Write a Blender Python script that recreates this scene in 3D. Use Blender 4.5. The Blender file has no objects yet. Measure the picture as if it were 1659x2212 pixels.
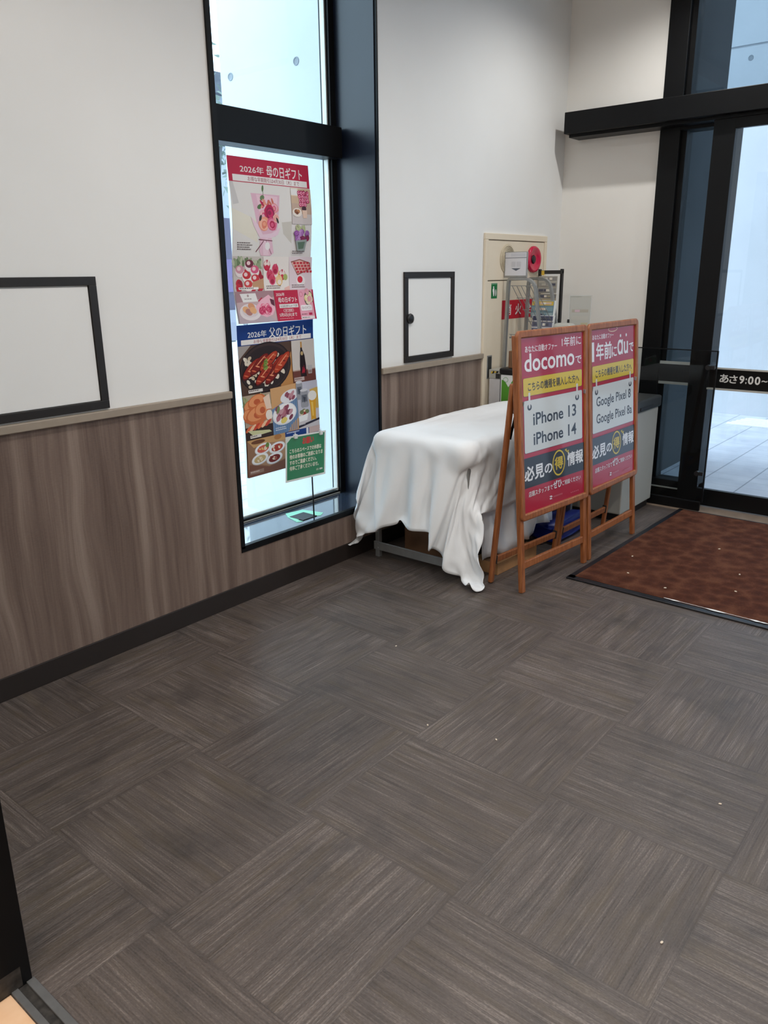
import bpy, bmesh, math, random
import numpy as np
from mathutils import Vector, Matrix

# ------------------------------------------------------------------ camera, sky, lights, exposure
SC = bpy.context.scene
COL = SC.collection
SC.view_settings.view_transform = 'Standard'
SC.view_settings.look = 'None'
SC.view_settings.exposure = 0.0
SC.view_settings.gamma = 1.0
SC.view_settings.use_curve_mapping = False

CAM_YAW, CAM_PITCH, CAM_ROLL = 0.6884, -0.2951, -0.0114
cam_data = bpy.data.cameras.new('camera')
cam_data.sensor_fit = 'HORIZONTAL'
cam_data.sensor_width = 36.0
cam_data.lens = 1692.998 / 1659.0 * 36.0
cam_data.clip_start = 0.02
cam = bpy.data.objects.new('camera', cam_data)
COL.objects.link(cam)
d = Vector((math.cos(CAM_YAW) * math.cos(CAM_PITCH), math.sin(CAM_YAW) * math.cos(CAM_PITCH), math.sin(CAM_PITCH)))
rt = Vector((math.sin(CAM_YAW), -math.cos(CAM_YAW), 0))
up = rt.cross(d)
cr, sr = math.cos(CAM_ROLL), math.sin(CAM_ROLL)
rt2, up2 = cr * rt + sr * up, -sr * rt + cr * up
M = Matrix((rt2, up2, -d)).transposed().to_4x4()
M.translation = Vector((-0.3586, -2.7075, 1.482))
cam.matrix_world = M
SC.camera = cam

world = bpy.data.worlds.new('overcast_sky')
SC.world = world
world.use_nodes = True
bg = world.node_tree.nodes['Background']
bg.inputs['Color'].default_value = (0.68, 0.85, 1.0, 1)
bg.inputs['Strength'].default_value = SKY = 4.5

def lamp_spot(loc, power, size=2.72, blend=0.75, rad=0.03, color=(1, 0.98, 0.95), target=None):
    l = bpy.data.lights.new('downlight', 'SPOT')
    l.energy = power; l.spot_size = size; l.spot_blend = blend
    l.shadow_soft_size = rad; l.color = color
    o = bpy.data.objects.new('downlight_lamp', l)
    o.location = loc
    if target:
        o.rotation_euler = (Vector(target) - Vector(loc)).to_track_quat('-Z', 'Y').to_euler()
    COL.objects.link(o)
    return o

def lamp_area(loc, sx, sy, power, color=(1, 0.96, 0.9)):
    l = bpy.data.lights.new('added_fill_light', 'AREA')
    l.shape = 'RECTANGLE'; l.size = sx; l.size_y = sy; l.energy = power; l.color = color
    o = bpy.data.objects.new('added_fill_lamp', l)
    o.location = loc
    COL.objects.link(o)
    return o

CEIL = 3.25
DOWNLIGHTS = [((4.15, -0.95, CEIL - 0.03), 50), ((2.55, -1.45, CEIL - 0.03), 50), ((1.0, -1.45, CEIL - 0.03), 54),
              ((2.55, -3.2, CEIL - 0.03), 60), ((4.15, -3.0, CEIL - 0.03), 52), ((1.0, -3.2, CEIL - 0.03), 58)]
for loc, pw in DOWNLIGHTS:
    lamp_spot(loc, pw)
lamp_area((-1.6, -1.2, CEIL - 0.03), 1.2, 0.3, 45)  # added fill lamps above the unseen store, raising the ambient light
lamp_area((-1.6, -3.2, CEIL - 0.03), 1.2, 0.3, 45)

# ------------------------------------------------------------------ colours and materials
def lin(c):
    c = c / 255.0
    return c / 12.92 if c <= 0.04045 else ((c + 0.055) / 1.055) ** 2.4

def rgb(r, g, b):
    return (lin(r), lin(g), lin(b), 1.0)

class NT:
    """small helper for building node materials"""
    def __init__(self, name):
        self.m = bpy.data.materials.new(name)
        self.m.use_nodes = True
        self.t = self.m.node_tree
        self.b = self.t.nodes['Principled BSDF']
        self.out = self.t.nodes['Material Output']
    def n(self, kind, **kw):
        nd = self.t.nodes.new(kind)
        for k, v in kw.items():
            setattr(nd, k, v)
        return nd
    def l(self, a, b):
        self.t.links.new(a, b)
    def put(self, sock, v):
        if isinstance(v, bpy.types.NodeSocket):
            self.l(v, sock)
        else:
            sock.default_value = v
    def math(self, op, a, b=0.0, c=0.0):
        nd = self.n('ShaderNodeMath', operation=op)
        self.put(nd.inputs[0], a); self.put(nd.inputs[1], b); self.put(nd.inputs[2], c)
        return nd.outputs[0]
    def mix(self, f, a, b):
        nd = self.n('ShaderNodeMix', data_type='RGBA')
        self.put(nd.inputs[0], f); self.put(nd.inputs[6], a); self.put(nd.inputs[7], b)
        return nd.outputs[2]
    def mixf(self, f, a, b):
        nd = self.n('ShaderNodeMix', data_type='FLOAT')
        self.put(nd.inputs[0], f); self.put(nd.inputs[2], a); self.put(nd.inputs[3], b)
        return nd.outputs[0]
    def xyz(self):
        tc = self.n('ShaderNodeTexCoord')
        s = self.n('ShaderNodeSeparateXYZ')
        self.l(tc.outputs['Object'], s.inputs[0])
        return s.outputs[0], s.outputs[1], s.outputs[2]
    def vec(self, x, y, z=0.0):
        c = self.n('ShaderNodeCombineXYZ')
        self.put(c.inputs[0], x); self.put(c.inputs[1], y); self.put(c.inputs[2], z)
        return c.outputs[0]
    def noise(self, v, scale=1.0, detail=2.0, rough=0.5):
        nd = self.n('ShaderNodeTexNoise')
        if v is not None:
            self.l(v, nd.inputs['Vector'])
        nd.inputs['Scale'].default_value = scale
        nd.inputs['Detail'].default_value = detail
        nd.inputs['Roughness'].default_value = rough
        return nd.outputs['Fac']
    def ramp(self, f, stops):
        nd = self.n('ShaderNodeValToRGB')
        e = nd.color_ramp.elements
        while len(e) < len(stops):
            e.new(0.5)
        for el, (p, c) in zip(e, stops):
            el.position = p; el.color = c
        self.l(f, nd.inputs[0])
        return nd.outputs[0]
    def bump(self, h, strength=0.2, dist=0.01):
        nd = self.n('ShaderNodeBump')
        nd.inputs['Strength'].default_value = strength
        nd.inputs['Distance'].default_value = dist
        self.l(h, nd.inputs['Height'])
        self.l(nd.outputs[0], self.b.inputs['Normal'])
    def set(self, color=None, rough=None, metal=None, spec=None, coat=None, trans=None):
        b = self.b.inputs
        if color is not None: self.put(b['Base Color'], color)
        if rough is not None: self.put(b['Roughness'], rough)
        if metal is not None: self.put(b['Metallic'], metal)
        if spec is not None: self.put(b['Specular IOR Level'], spec)
        if coat is not None: self.put(b['Coat Weight'], coat); b['Coat Roughness'].default_value = 0.06
        if trans is not None: self.put(b['Transmission Weight'], trans)
        return self

def plain(name, color, rough=0.5, metal=0.0, spec=0.5, var=0.06, scale=30.0, bump=0.0):
    k = NT(name)
    tc = k.n('ShaderNodeTexCoord')
    f = k.noise(tc.outputs['Object'], scale, 3)
    c0 = tuple(max(0, v * (1 - var)) for v in color[:3]) + (1,)
    c1 = tuple(min(1, v * (1 + var)) for v in color[:3]) + (1,)
    k.set(k.ramp(f, [(0.3, c0), (0.7, c1)]), rough, metal, spec)
    if bump:
        k.bump(f, bump, 0.003)
    return k.m

M_ = {}
M_['wall'] = plain('white_wall_paint', rgb(230, 230, 228), 0.75, spec=0.3, var=0.012, scale=3.0)
M_['wall_warm'] = plain('warm_white_wall_paint', rgb(234, 232, 227), 0.7, spec=0.3, var=0.012, scale=3.0)
M_['ceiling'] = plain('ceiling_paint', rgb(225, 224, 220), 0.85, var=0.01)
M_['black_metal'] = plain('black_painted_metal', rgb(9, 10, 12), 0.42, spec=0.22, var=0.15, scale=12)
M_['reveal'] = plain('black_satin_sheet', rgb(19, 27, 42), 0.34, spec=0.55, var=0.08, scale=5)
M_['sill'] = plain('glossy_black_sill', rgb(50, 60, 76), 0.14, spec=1.0, var=0.15, scale=9)
M_['sill'].node_tree.nodes['Principled BSDF'].inputs['Coat Weight'].default_value = 1.0
M_['dark_brown'] = plain('dark_brown_vinyl', rgb(36, 29, 26), 0.5, var=0.06)
M_['frame_brown'] = plain('dark_brown_frame', rgb(28, 23, 20), 0.45, var=0.1)
M_['alu'] = plain('grey_aluminium', rgb(160, 162, 162), 0.38, metal=0.65, var=0.06)
M_['chrome'] = plain('bright_metal', rgb(200, 202, 205), 0.22, metal=0.9, var=0.04)
M_['silver_trim'] = plain('silver_trim', rgb(196, 196, 190), 0.35, metal=0.3, var=0.04)
M_['cloth'] = plain('white_cotton', rgb(238, 240, 242), 0.85, spec=0.2, var=0.012, scale=8)
M_['sheet'] = plain('white_plastic_sheet', rgb(222, 222, 224), 0.45, var=0.03, scale=14, bump=0.4)
M_['cardboard'] = plain('cardboard', rgb(168, 122, 78), 0.8, var=0.1, scale=18)
M_['cardboard_dark'] = plain('dark_cardboard', rgb(118, 84, 58), 0.8, var=0.1, scale=18)
M_['cream'] = plain('cream_enamel', rgb(226, 213, 191), 0.42, var=0.015, scale=5)
M_['seam'] = plain('dark_seam', rgb(110, 98, 82), 0.7)
M_['red_label'] = plain('red_label', rgb(200, 18, 48), 0.45, var=0.03)
M_['red_plastic'] = plain('red_lamp_plastic', rgb(196, 14, 66), 0.18, spec=0.7, var=0.03)
M_['green_label'] = plain('green_label', rgb(16, 120, 66), 0.45, var=0.04)
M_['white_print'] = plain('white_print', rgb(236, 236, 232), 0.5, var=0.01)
M_['black_plastic'] = plain('black_plastic', rgb(22, 22, 24), 0.4, var=0.1)
M_['dark_lid'] = plain('charcoal_lid', rgb(46, 48, 48), 0.42, var=0.08, scale=10)
M_['box_white'] = plain('off_white_enamel', rgb(172, 172, 165), 0.3, spec=0.5, var=0.02, scale=5)
M_['light_grey'] = plain('light_grey_plastic', rgb(198, 196, 198), 0.5, var=0.03)
M_['blue_plastic'] = plain('blue_plastic', rgb(14, 38, 128), 0.4, var=0.12, scale=14, bump=0.5)
M_['rubber'] = plain('black_rubber', rgb(22, 23, 28), 0.38, var=0.15, scale=25)
M_['mint'] = plain('mint_paper', rgb(150, 226, 200), 0.6, var=0.03)
M_['clear_plastic'] = plain('frosted_plastic', rgb(214, 216, 216), 0.25, var=0.02)
M_['stone'] = plain('beige_stone_tile', rgb(128, 112, 98), 0.45, var=0.12, scale=20)
M_['crumb'] = plain('pale_crumb', rgb(225, 210, 190), 0.8)
M_['scuff'] = plain('scuffed_metal', rgb(46, 43, 40), 0.5, var=0.6, scale=60)

def mat_glass(name, tint=(0.93, 0.97, 0.97), gloss=1.0):
    k = NT(name)
    k.t.nodes.remove(k.b)
    tr = k.n('ShaderNodeBsdfTransparent'); tr.inputs[0].default_value = (*tint, 1)
    gl = k.n('ShaderNodeBsdfGlossy'); gl.inputs['Roughness'].default_value = 0.0
    fr = k.n('ShaderNodeFresnel'); geo = k.n('ShaderNodeNewGeometry')
    k.l(k.mixf(geo.outputs['Backfacing'], 1.45, 1 / 1.45), fr.inputs['IOR'])
    mx = k.n('ShaderNodeMixShader')
    k.l(k.math('MULTIPLY', fr.outputs[0], gloss), mx.inputs[0])
    k.l(tr.outputs[0], mx.inputs[1]); k.l(gl.outputs[0], mx.inputs[2])
    k.l(mx.outputs[0], k.out.inputs['Surface'])
    return k.m
M_['glass'] = mat_glass('window_glass')
M_['door_glass'] = mat_glass('tinted_door_glass', (0.66, 0.71, 0.74))
M_['guard_glass'] = mat_glass('clear_guard_panel', (0.86, 0.89, 0.90), 0.4)
M_['acrylic'] = mat_glass('clear_acrylic', (0.86, 0.88, 0.87), 1.5)

def mat_carpet():
    k = NT('carpet_tiles')
    x, y, z = k.xyz()
    sx = k.math('MULTIPLY', k.math('SUBTRACT', x, 0.9674), 2.0)
    sy = k.math('MULTIPLY', k.math('SUBTRACT', -0.3244, y), 2.0)
    i, j = k.math('FLOOR', sx), k.math('FLOOR', sy)
    par = k.math('FLOORED_MODULO', k.math('ADD', i, j), 2.0)
    along, across = k.mixf(par, y, x), k.mixf(par, x, y)
    wn = k.n('ShaderNodeTexWhiteNoise', noise_dimensions='2D')
    k.l(k.vec(i, j), wn.inputs['Vector'])
    rnd = wn.outputs['Value']
    off = k.math('MULTIPLY', rnd, 37.0)
    a2 = k.math('ADD', along, off)
    fine = k.noise(k.vec(k.math('MULTIPLY', a2, 6.0), k.math('MULTIPLY', across, 230.0), off), 1, 2, 0.55)
    mid = k.noise(k.vec(k.math('MULTIPLY', a2, 2.2), k.math('MULTIPLY', across, 62.0), off), 1, 2, 0.5)
    wide = k.noise(k.vec(k.math('MULTIPLY', a2, 3.0), k.math('MULTIPLY', across, 14.0), off), 1, 2, 0.5)
    dots = k.noise(k.vec(k.math('MULTIPLY', a2, 160.0), k.math('MULTIPLY', across, 330.0), off), 1, 1, 0.5)
    blot = k.noise(k.vec(x, y, 0), 2.6, 3, 0.6)
    f = k.math('MULTIPLY', fine, 0.38)
    f = k.math('MULTIPLY_ADD', mid, 0.24, f)
    f = k.math('MULTIPLY_ADD', wide, 0.06, f)
    f = k.math('MULTIPLY_ADD', dots, 0.19, f)
    f = k.math('MULTIPLY_ADD', blot, 0.15, f)
    f = k.math('MULTIPLY_ADD', k.math('SUBTRACT', rnd, 0.5), 0.03, f)
    base = k.ramp(f, [(0.31, rgb(40, 34, 32)), (0.44, rgb(72, 63, 58)), (0.55, rgb(90, 80, 75)), (0.69, rgb(132, 121, 114))])
    hue = k.noise(k.vec(k.math('MULTIPLY', a2, 4.0), k.math('MULTIPLY', across, 26.0), off), 1, 2)
    base = k.mix(k.ramp(hue, [(0.5, (0, 0, 0, 1)), (0.75, (0.45, 0.45, 0.45, 1))]), base, rgb(84, 71, 52))
    st = k.noise(k.vec(x, y, 3.0), 5.0, 4, 0.7)
    base = k.mix(k.ramp(st, [(0.52, (0, 0, 0, 1)), (0.72, (0.5, 0.5, 0.5, 1))]), base, rgb(40, 36, 36))
    fx, fy = k.math('FRACT', sx), k.math('FRACT', sy)
    ex = k.math('MINIMUM', fx, k.math('SUBTRACT', 1.0, fx))
    ey = k.math('MINIMUM', fy, k.math('SUBTRACT', 1.0, fy))
    edge = k.math('LESS_THAN', k.math('MINIMUM', ex, ey), 0.006)
    base = k.mix(k.math('MULTIPLY', edge, 0.18), base, rgb(30, 26, 24))
    k.set(base, k.mixf(fine, 0.56, 0.38), spec=0.6)
    k.bump(k.math('ADD', fine, k.math('MULTIPLY', dots, 0.6)), 0.35, 0.003)
    return k.m
M_['carpet'] = mat_carpet()

def mat_dado(name='wood_laminate'):
    k = NT(name)
    x, y, z = k.xyz()
    h = k.math('ADD', x, y)
    wob = k.noise(k.vec(k.math('MULTIPLY', h, 3.0), 0.0, k.math('MULTIPLY', z, 1.1)), 1, 2)
    h2 = k.math('MULTIPLY_ADD', wob, 0.10, h)
    big = k.noise(k.vec(k.math('MULTIPLY', h2, 16.0), 0.0, k.math('MULTIPLY', z, 0.55)), 1, 3, 0.55)
    fin = k.noise(k.vec(k.math('MULTIPLY', h2, 210.0), 0.0, k.math('MULTIPLY', z, 5.0)), 1, 2)
    weave = k.noise(k.vec(k.math('MULTIPLY', h, 60.0), 0.0, k.math('MULTIPLY', z, 420.0)), 1, 1)
    f = k.math('MULTIPLY', big, 0.72)
    f = k.math('MULTIPLY_ADD', fin, 0.18, f)
    f = k.math('MULTIPLY_ADD', weave, 0.10, f)
    c = k.ramp(f, [(0.34, rgb(92, 75, 67)), (0.5, rgb(119, 101, 91)), (0.66, rgb(144, 127, 115))])
    k.set(c, 0.5, spec=0.35)
    return k.m
M_['dado'] = mat_dado()
M_['rail'] = plain('taupe_laminate', rgb(152, 139, 124), 0.5, var=0.04, scale=25)

def mat_wood(name, c0, c1, c2, sx, sz, rough=0.4):
    k = NT(name)
    x, y, z = k.xyz()
    f = k.noise(k.vec(k.math('MULTIPLY', x, sx), k.math('MULTIPLY', y, sx), k.math('MULTIPLY', z, sz)), 1, 4, 0.6)
    k.set(k.ramp(f, [(0.3, c0), (0.5, c1), (0.72, c2)]), rough, spec=0.45)
    return k.m
M_['sign_wood'] = mat_wood('orange_stained_wood', rgb(124, 68, 34), rgb(150, 88, 48), rgb(172, 108, 64), 90.0, 8.0, 0.4)
M_['store_floor'] = mat_wood('pale_plank_floor', rgb(196, 150, 112), rgb(218, 176, 138), rgb(230, 194, 160), 6.0, 1.0, 0.4)

def mat_mat():
    k = NT('rust_brown_mat')
    x, y, z = k.xyz()
    v = k.n('ShaderNodeTexVoronoi'); k.l(k.vec(x, y), v.inputs['Vector']); v.inputs['Scale'].default_value = 15.0
    big = k.noise(k.vec(x, y), 13.0, 4, 0.65)
    fin = k.noise(k.vec(x, y), 110.0, 3, 0.6)
    f = k.math('MULTIPLY', big, 0.45)
    f = k.math('MULTIPLY_ADD', fin, 0.25, f)
    f = k.math('MULTIPLY_ADD', v.outputs['Distance'], 0.35, f)
    k.set(k.ramp(f, [(0.30, rgb(56, 29, 20)), (0.5, rgb(74, 40, 27)), (0.70, rgb(98, 61, 43))]), 0.9, spec=0.15)
    k.bump(f, 0.6, 0.01)
    return k.m
M_['mat'] = mat_mat()

def mat_concrete(name, c, var=0.05):
    k = NT(name)
    x, y, z = k.xyz()
    f = k.noise(k.vec(x, y, z), 1.6, 5, 0.6)
    c0 = tuple(v * (1 - var) for v in c[:3]) + (1,); c1 = tuple(min(1, v * (1 + var)) for v in c[:3]) + (1,)
    k.set(k.ramp(f, [(0.3, c0), (0.7, c1)]), 0.85, spec=0.2)
    return k.m
M_['concrete'] = mat_concrete('pale_concrete', rgb(194, 198, 202))
M_['concrete_dark'] = mat_concrete('dark_grey_concrete', rgb(92, 94, 96), 0.1)
M_['joint'] = plain('concrete_joint', rgb(140, 146, 152), 0.9)

def mat_pavers():
    k = NT('pale_paving')
    x, y, z = k.xyz()
    ju = k.math('FRACT', k.math('MULTIPLY', k.math('ADD', y, 0.96), 1 / 0.29))
    jv = k.math('FRACT', k.math('MULTIPLY', k.math('SUBTRACT', x, 5.60), 1 / 0.17))
    a = k.math('LESS_THAN', ju, 0.035)
    b = k.math('MULTIPLY', k.math('LESS_THAN', jv, 0.05), 0.35)
    f = k.noise(k.vec(x, y), 4.0, 3)
    c = k.ramp(f, [(0.3, rgb(184, 188, 198)), (0.7, rgb(206, 209, 216))])
    c = k.mix(k.math('MULTIPLY', k.math('MAXIMUM', a, b), 0.6), c, rgb(90, 96, 108))
    k.set(c, 0.55, spec=0.4)
    return k.m
M_['pavers'] = mat_pavers()

def mat_print(name, rough=0.35, coat=0.0):
    k = NT(name)
    at = k.n('ShaderNodeAttribute'); at.attribute_name = 'Col'
    k.set(at.outputs['Color'], rough, coat=coat, spec=0.4)
    return k.m
M_['print'] = mat_print('printed_paper', 0.4)
M_['print_gloss'] = mat_print('printed_sheet_under_film', 0.3, 0.55)

# ------------------------------------------------------------------ mesh helpers
def finish(name, me, mat, parent=None, smooth=False):
    if smooth:
        me.polygons.foreach_set('use_smooth', [True] * len(me.polygons))
    if mat is not None:
        me.materials.append(mat)
    o = bpy.data.objects.new(name, me)
    COL.objects.link(o)
    if parent is not None:
        o.parent = parent
        o.matrix_parent_inverse = Matrix.Identity(4)
    return o

class MB:
    """collects solid shapes into one mesh"""
    def __init__(self):
        self.bm = bmesh.new()
    def _add(self, verts, faces, xf=None):
        vs = [self.bm.verts.new(xf @ Vector(v) if xf is not None else Vector(v)) for v in verts]
        fs = []
        for f in faces:
            try:
                fs.append(self.bm.faces.new([vs[i] for i in f]))
            except ValueError:
                pass
        return vs, fs
    def box(self, x0, x1, y0, y1, z0, z1, bev=0.0, xf=None, seg=2):
        v = [(x0, y0, z0), (x1, y0, z0), (x1, y1, z0), (x0, y1, z0), (x0, y0, z1), (x1, y0, z1), (x1, y1, z1), (x0, y1, z1)]
        f = [(0, 3, 2, 1), (4, 5, 6, 7), (0, 1, 5, 4), (1, 2, 6, 5), (2, 3, 7, 6), (3, 0, 4, 7)]
        vs, fs = self._add(v, f, xf)
        if bev:
            es = {e for fc in fs for e in fc.edges}
            bmesh.ops.bevel(self.bm, geom=list(es), offset=bev, segments=seg, affect='EDGES', profile=0.5)
        return self
    def prism(self, pts, axis, a, b, bev=0.0):
        """extrude a 2D outline along an axis from a to b"""
        def p3(u, v, w):
            return {'x': (w, u, v), 'y': (u, w, v), 'z': (u, v, w)}[axis]
        n = len(pts)
        v = [p3(u, w, a) for u, w in pts] + [p3(u, w, b) for u, w in pts]
        f = [tuple(range(n)), tuple(range(2 * n - 1, n - 1, -1))] + [(i, i + n, (i + 1) % n + n, (i + 1) % n) for i in range(n)]
        vs, fs = self._add(v, f)
        bmesh.ops.recalc_face_normals(self.bm, faces=fs)
        if bev:
            es = {e for fc in fs[:2] for e in fc.edges}
            bmesh.ops.bevel(self.bm, geom=list(es), offset=bev, segments=2, affect='EDGES', profile=0.5)
        return self
    def tube(self, pts, r, seg=10, closed=False, rect=None):
        """sweep a round (or rect=(w,h)) section along points"""
        P = [Vector(p) for p in pts]
        n = len(P)
        T = []
        for i in range(n):
            if closed:
                t = P[(i + 1) % n] - P[i - 1]
            else:
                t = P[min(i + 1, n - 1)] - P[max(i - 1, 0)]
            T.append(t.normalized())
        ref = Vector((0, 0, 1)) if abs(T[0].z) < 0.9 else Vector((1, 0, 0))
        u = (ref - T[0] * ref.dot(T[0])).normalized()
        rings = []
        for i in range(n):
            u = (u - T[i] * u.dot(T[i])).normalized()
            w = T[i].cross(u)
            if rect:
                sec = [(-rect[0] / 2, -rect[1] / 2), (rect[0] / 2, -rect[1] / 2), (rect[0] / 2, rect[1] / 2), (-rect[0] / 2, rect[1] / 2)]
            else:
                sec = [(r * math.cos(2 * math.pi * k / seg), r * math.sin(2 * math.pi * k / seg)) for k in range(seg)]
            rings.append([self.bm.verts.new(P[i] + u * a + w * b) for a, b in sec])
        m = len(rings[0])
        fs = []
        for i in range(n if closed else n - 1):
            A, B = rings[i], rings[(i + 1) % n]
            for k in range(m):
                fs.append(self.bm.faces.new((A[k], A[(k + 1) % m], B[(k + 1) % m], B[k])))
        if not closed:
            fs.append(self.bm.faces.new(list(reversed(rings[0]))))
            fs.append(self.bm.faces.new(rings[-1]))
        bmesh.ops.recalc_face_normals(self.bm, faces=fs)
        return self
    def lathe(self, prof, centre, axis='z', seg=32):
        """prof = [(radius, height)]; revolve about an axis through centre"""
        c = Vector(centre)
        def p3(r, h, a):
            x, y = r * math.cos(a), r * math.sin(a)
            return c + Vector({'z': (x, y, h), 'y': (x, h, y), 'x': (h, x, y)}[axis])
        rings = [[self.bm.verts.new(p3(max(r, 1e-5), h, 2 * math.pi * k / seg)) for k in range(seg)] for r, h in prof]
        fs = []
        for A, B in zip(rings, rings[1:]):
            for k in range(seg):
                fs.append(self.bm.faces.new((A[k], A[(k + 1) % seg], B[(k + 1) % seg], B[k])))
        fs.append(self.bm.faces.new(rings[0])); fs.append(self.bm.faces.new(rings[-1]))
        bmesh.ops.recalc_face_normals(self.bm, faces=fs)
        return self
    def build(self, name, mat, parent=None, smooth=False, xf=None):
        me = bpy.data.meshes.new(name)
        if xf is not None:
            self.bm.transform(xf)
        self.bm.to_mesh(me); self.bm.free()
        return finish(name, me, mat, parent, smooth)

def empty(name, loc=(0, 0, 0), rz=0.0):
    o = bpy.data.objects.new(name, None)
    o.empty_display_size = 0.1
    o.location = loc; o.rotation_euler = (0, 0, rz)
    COL.objects.link(o)
    return o

def tag(o, label, cat, group=None, kind=None):
    o['label'] = label; o['category'] = cat
    if group: o['group'] = group
    if kind: o['kind'] = kind
    return o

def struct(o, label=None):
    o['kind'] = 'structure'
    if label: o['label'] = label
    return o

_TXT = {}
def text_shape(body, bold=0.0):
    """outline of a text as (verts, faces), scaled to its own box 0..1 x 0..1"""
    key = (body, bold)
    if key not in _TXT:
        c = bpy.data.curves.new('lettering', 'FONT')
        c.body = body; c.size = 1.0; c.offset = bold; c.resolution_u = 3
        o = bpy.data.objects.new('lettering', c)
        COL.objects.link(o)
        bpy.context.view_layer.update()
        me = bpy.data.meshes.new_from_object(o)
        vs = [(v.co.x, v.co.y) for v in me.vertices]
        fs = [tuple(p.vertices) for p in me.polygons]
        bpy.data.objects.remove(o); bpy.data.curves.remove(c); bpy.data.meshes.remove(me)
        x0 = min(v[0] for v in vs); x1 = max(v[0] for v in vs)
        y0 = min(v[1] for v in vs); y1 = max(v[1] for v in vs)
        _TXT[key] = ([((x - x0) / (x1 - x0), (y - y0) / (y1 - y0)) for x, y in vs], fs)
    return _TXT[key]

class Sheet:
    """flat printed artwork: layers of coloured outlines in sheet coordinates (u right 0..W, v DOWN 0..H)"""
    def __init__(self, W, H, color, step=0.0003):
        self.W, self.H, self.step = W, H, step
        self.bm = bmesh.new()
        self.cl = self.bm.loops.layers.float_color.new('Col')
        self.k = 0
        self.rect(0, 0, W, H, color)
    def _poly(self, vs, faces, color):
        self.k += 1
        z = self.k * self.step
        V = [self.bm.verts.new((x, self.H - y, z)) for x, y in vs]
        for f in faces:
            try:
                fc = self.bm.faces.new([V[i] for i in f])
            except ValueError:
                continue
            fc.normal_update()
            if fc.normal.z < 0:
                fc.normal_flip()
            for lp in fc.loops:
                lp[self.cl] = color
    def poly(self, pts, color):
        self._poly(pts, [tuple(range(len(pts)))], color)
    def rect(self, x0, y0, x1, y1, color, r=0.0):
        if r:
            pts = []
            for cx, cy, a0 in ((x1 - r, y1 - r, 0), (x0 + r, y1 - r, 90), (x0 + r, y0 + r, 180), (x1 - r, y0 + r, 270)):
                for q in range(5):
                    a = math.radians(a0 + q * 22.5)
                    pts.append((cx + r * math.cos(a), cy + r * math.sin(a)))
            self.poly(pts, color)
        else:
            self.poly([(x0, y0), (x1, y0), (x1, y1), (x0, y1)], color)
    def ell(self, cx, cy, rx, ry, color, rot=0.0, n=18, jag=0.0, rnd=None):
        c, s = math.cos(rot), math.sin(rot)
        pts = []
        for q in range(n):
            a = 2 * math.pi * q / n
            k = 1 + (rnd.uniform(-jag, jag) if jag else 0)
            x, y = rx * k * math.cos(a), ry * k * math.sin(a)
            pts.append((cx + c * x - s * y, cy + s * x + c * y))
        self.poly(pts, color)
    def ring(self, cx, cy, rx, ry, t, color, n=28):
        vs = [(cx + rx * math.cos(2 * math.pi * q / n), cy + ry * math.sin(2 * math.pi * q / n)) for q in range(n)]
        vs += [(cx + (rx - t) * math.cos(2 * math.pi * q / n), cy + (ry - t) * math.sin(2 * math.pi * q / n)) for q in range(n)]
        self._poly(vs, [(q, (q + 1) % n, n + (q + 1) % n, n + q) for q in range(n)], color)
    def text(self, body, x0, y0, x1, y1, color, bold=0.0, shear=0.0):
        h = y1 - y0
        latin = all(ord(ch) < 256 for ch in body)
        vs, fs = text_shape(body, bold if latin else 0.0)
        t = 0.0 if latin else bold * 0.75 * h
        for dx, dy in (((0, 0),) if t == 0 else ((-t, -t), (t, -t), (t, t), (-t, t), (0, 0))):
            self._poly([(x0 + dx + u * (x1 - x0) + shear * h * v, y1 + dy - v * h) for u, v in vs], fs, color)
    def build(self, name, mat, mapf, parent=None, cuts=0, back=None):
        bm = self.bm
        for c in range(1, cuts):
            y = self.H * c / cuts
            bmesh.ops.bisect_plane(bm, geom=bm.verts[:] + bm.edges[:] + bm.faces[:], plane_co=(0, y, 0), plane_no=(0, 1, 0))
        for v in bm.verts:
            v.co = Vector(mapf(v.co.x, self.H - v.co.y, v.co.z))
        me = bpy.data.meshes.new(name)
        bm.to_mesh(me); bm.free()
        return finish(name, me, mat, parent)

def stepped(f, H, n):
    """the same curve, straight between the n cuts of a sheet, so that all print layers stay parallel"""
    t = [f(H * k / n) for k in range(n + 1)]
    def g(y):
        u = max(0.0, min(n - 1e-6, y / H * n)); k = int(u)
        return t[k] + (t[k + 1] - t[k]) * (u - k)
    return g

def flat_map(origin, ux, uv, n):
    """sheet point -> origin + x*ux + y_down*uv + layer*n"""
    o, a, b, c = Vector(origin), Vector(ux), Vector(uv), Vector(n)
    return lambda x, y, z: o + a * x + b * y + c * z
WHITE, BLACK = rgb(232, 230, 228), rgb(24, 27, 38)
# ------------------------------------------------------------------ the setting
X1 = 4.9          # inner face of the entrance wall
WX0, WX1, WZ0, WZ1 = 1.875, 2.905, 0.262, 3.12   # window opening in the left wall

struct(MB().box(0.14, 4.60, -4.5, 0.02, -0.1, 0.0).build('floor', M_['carpet']), 'dark brown carpet tiles laid quarter-turned')
struct(MB().box(-4.0, 0.14, -5.5, 0.02, -0.1, 0.0).build('floor_store', M_['store_floor']), 'pale wood plank floor')
struct(MB().box(-4.0, 5.1, -5.5, 0.3, CEIL, CEIL + 0.1).build('ceiling', M_['ceiling']), 'white ceiling')

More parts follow.
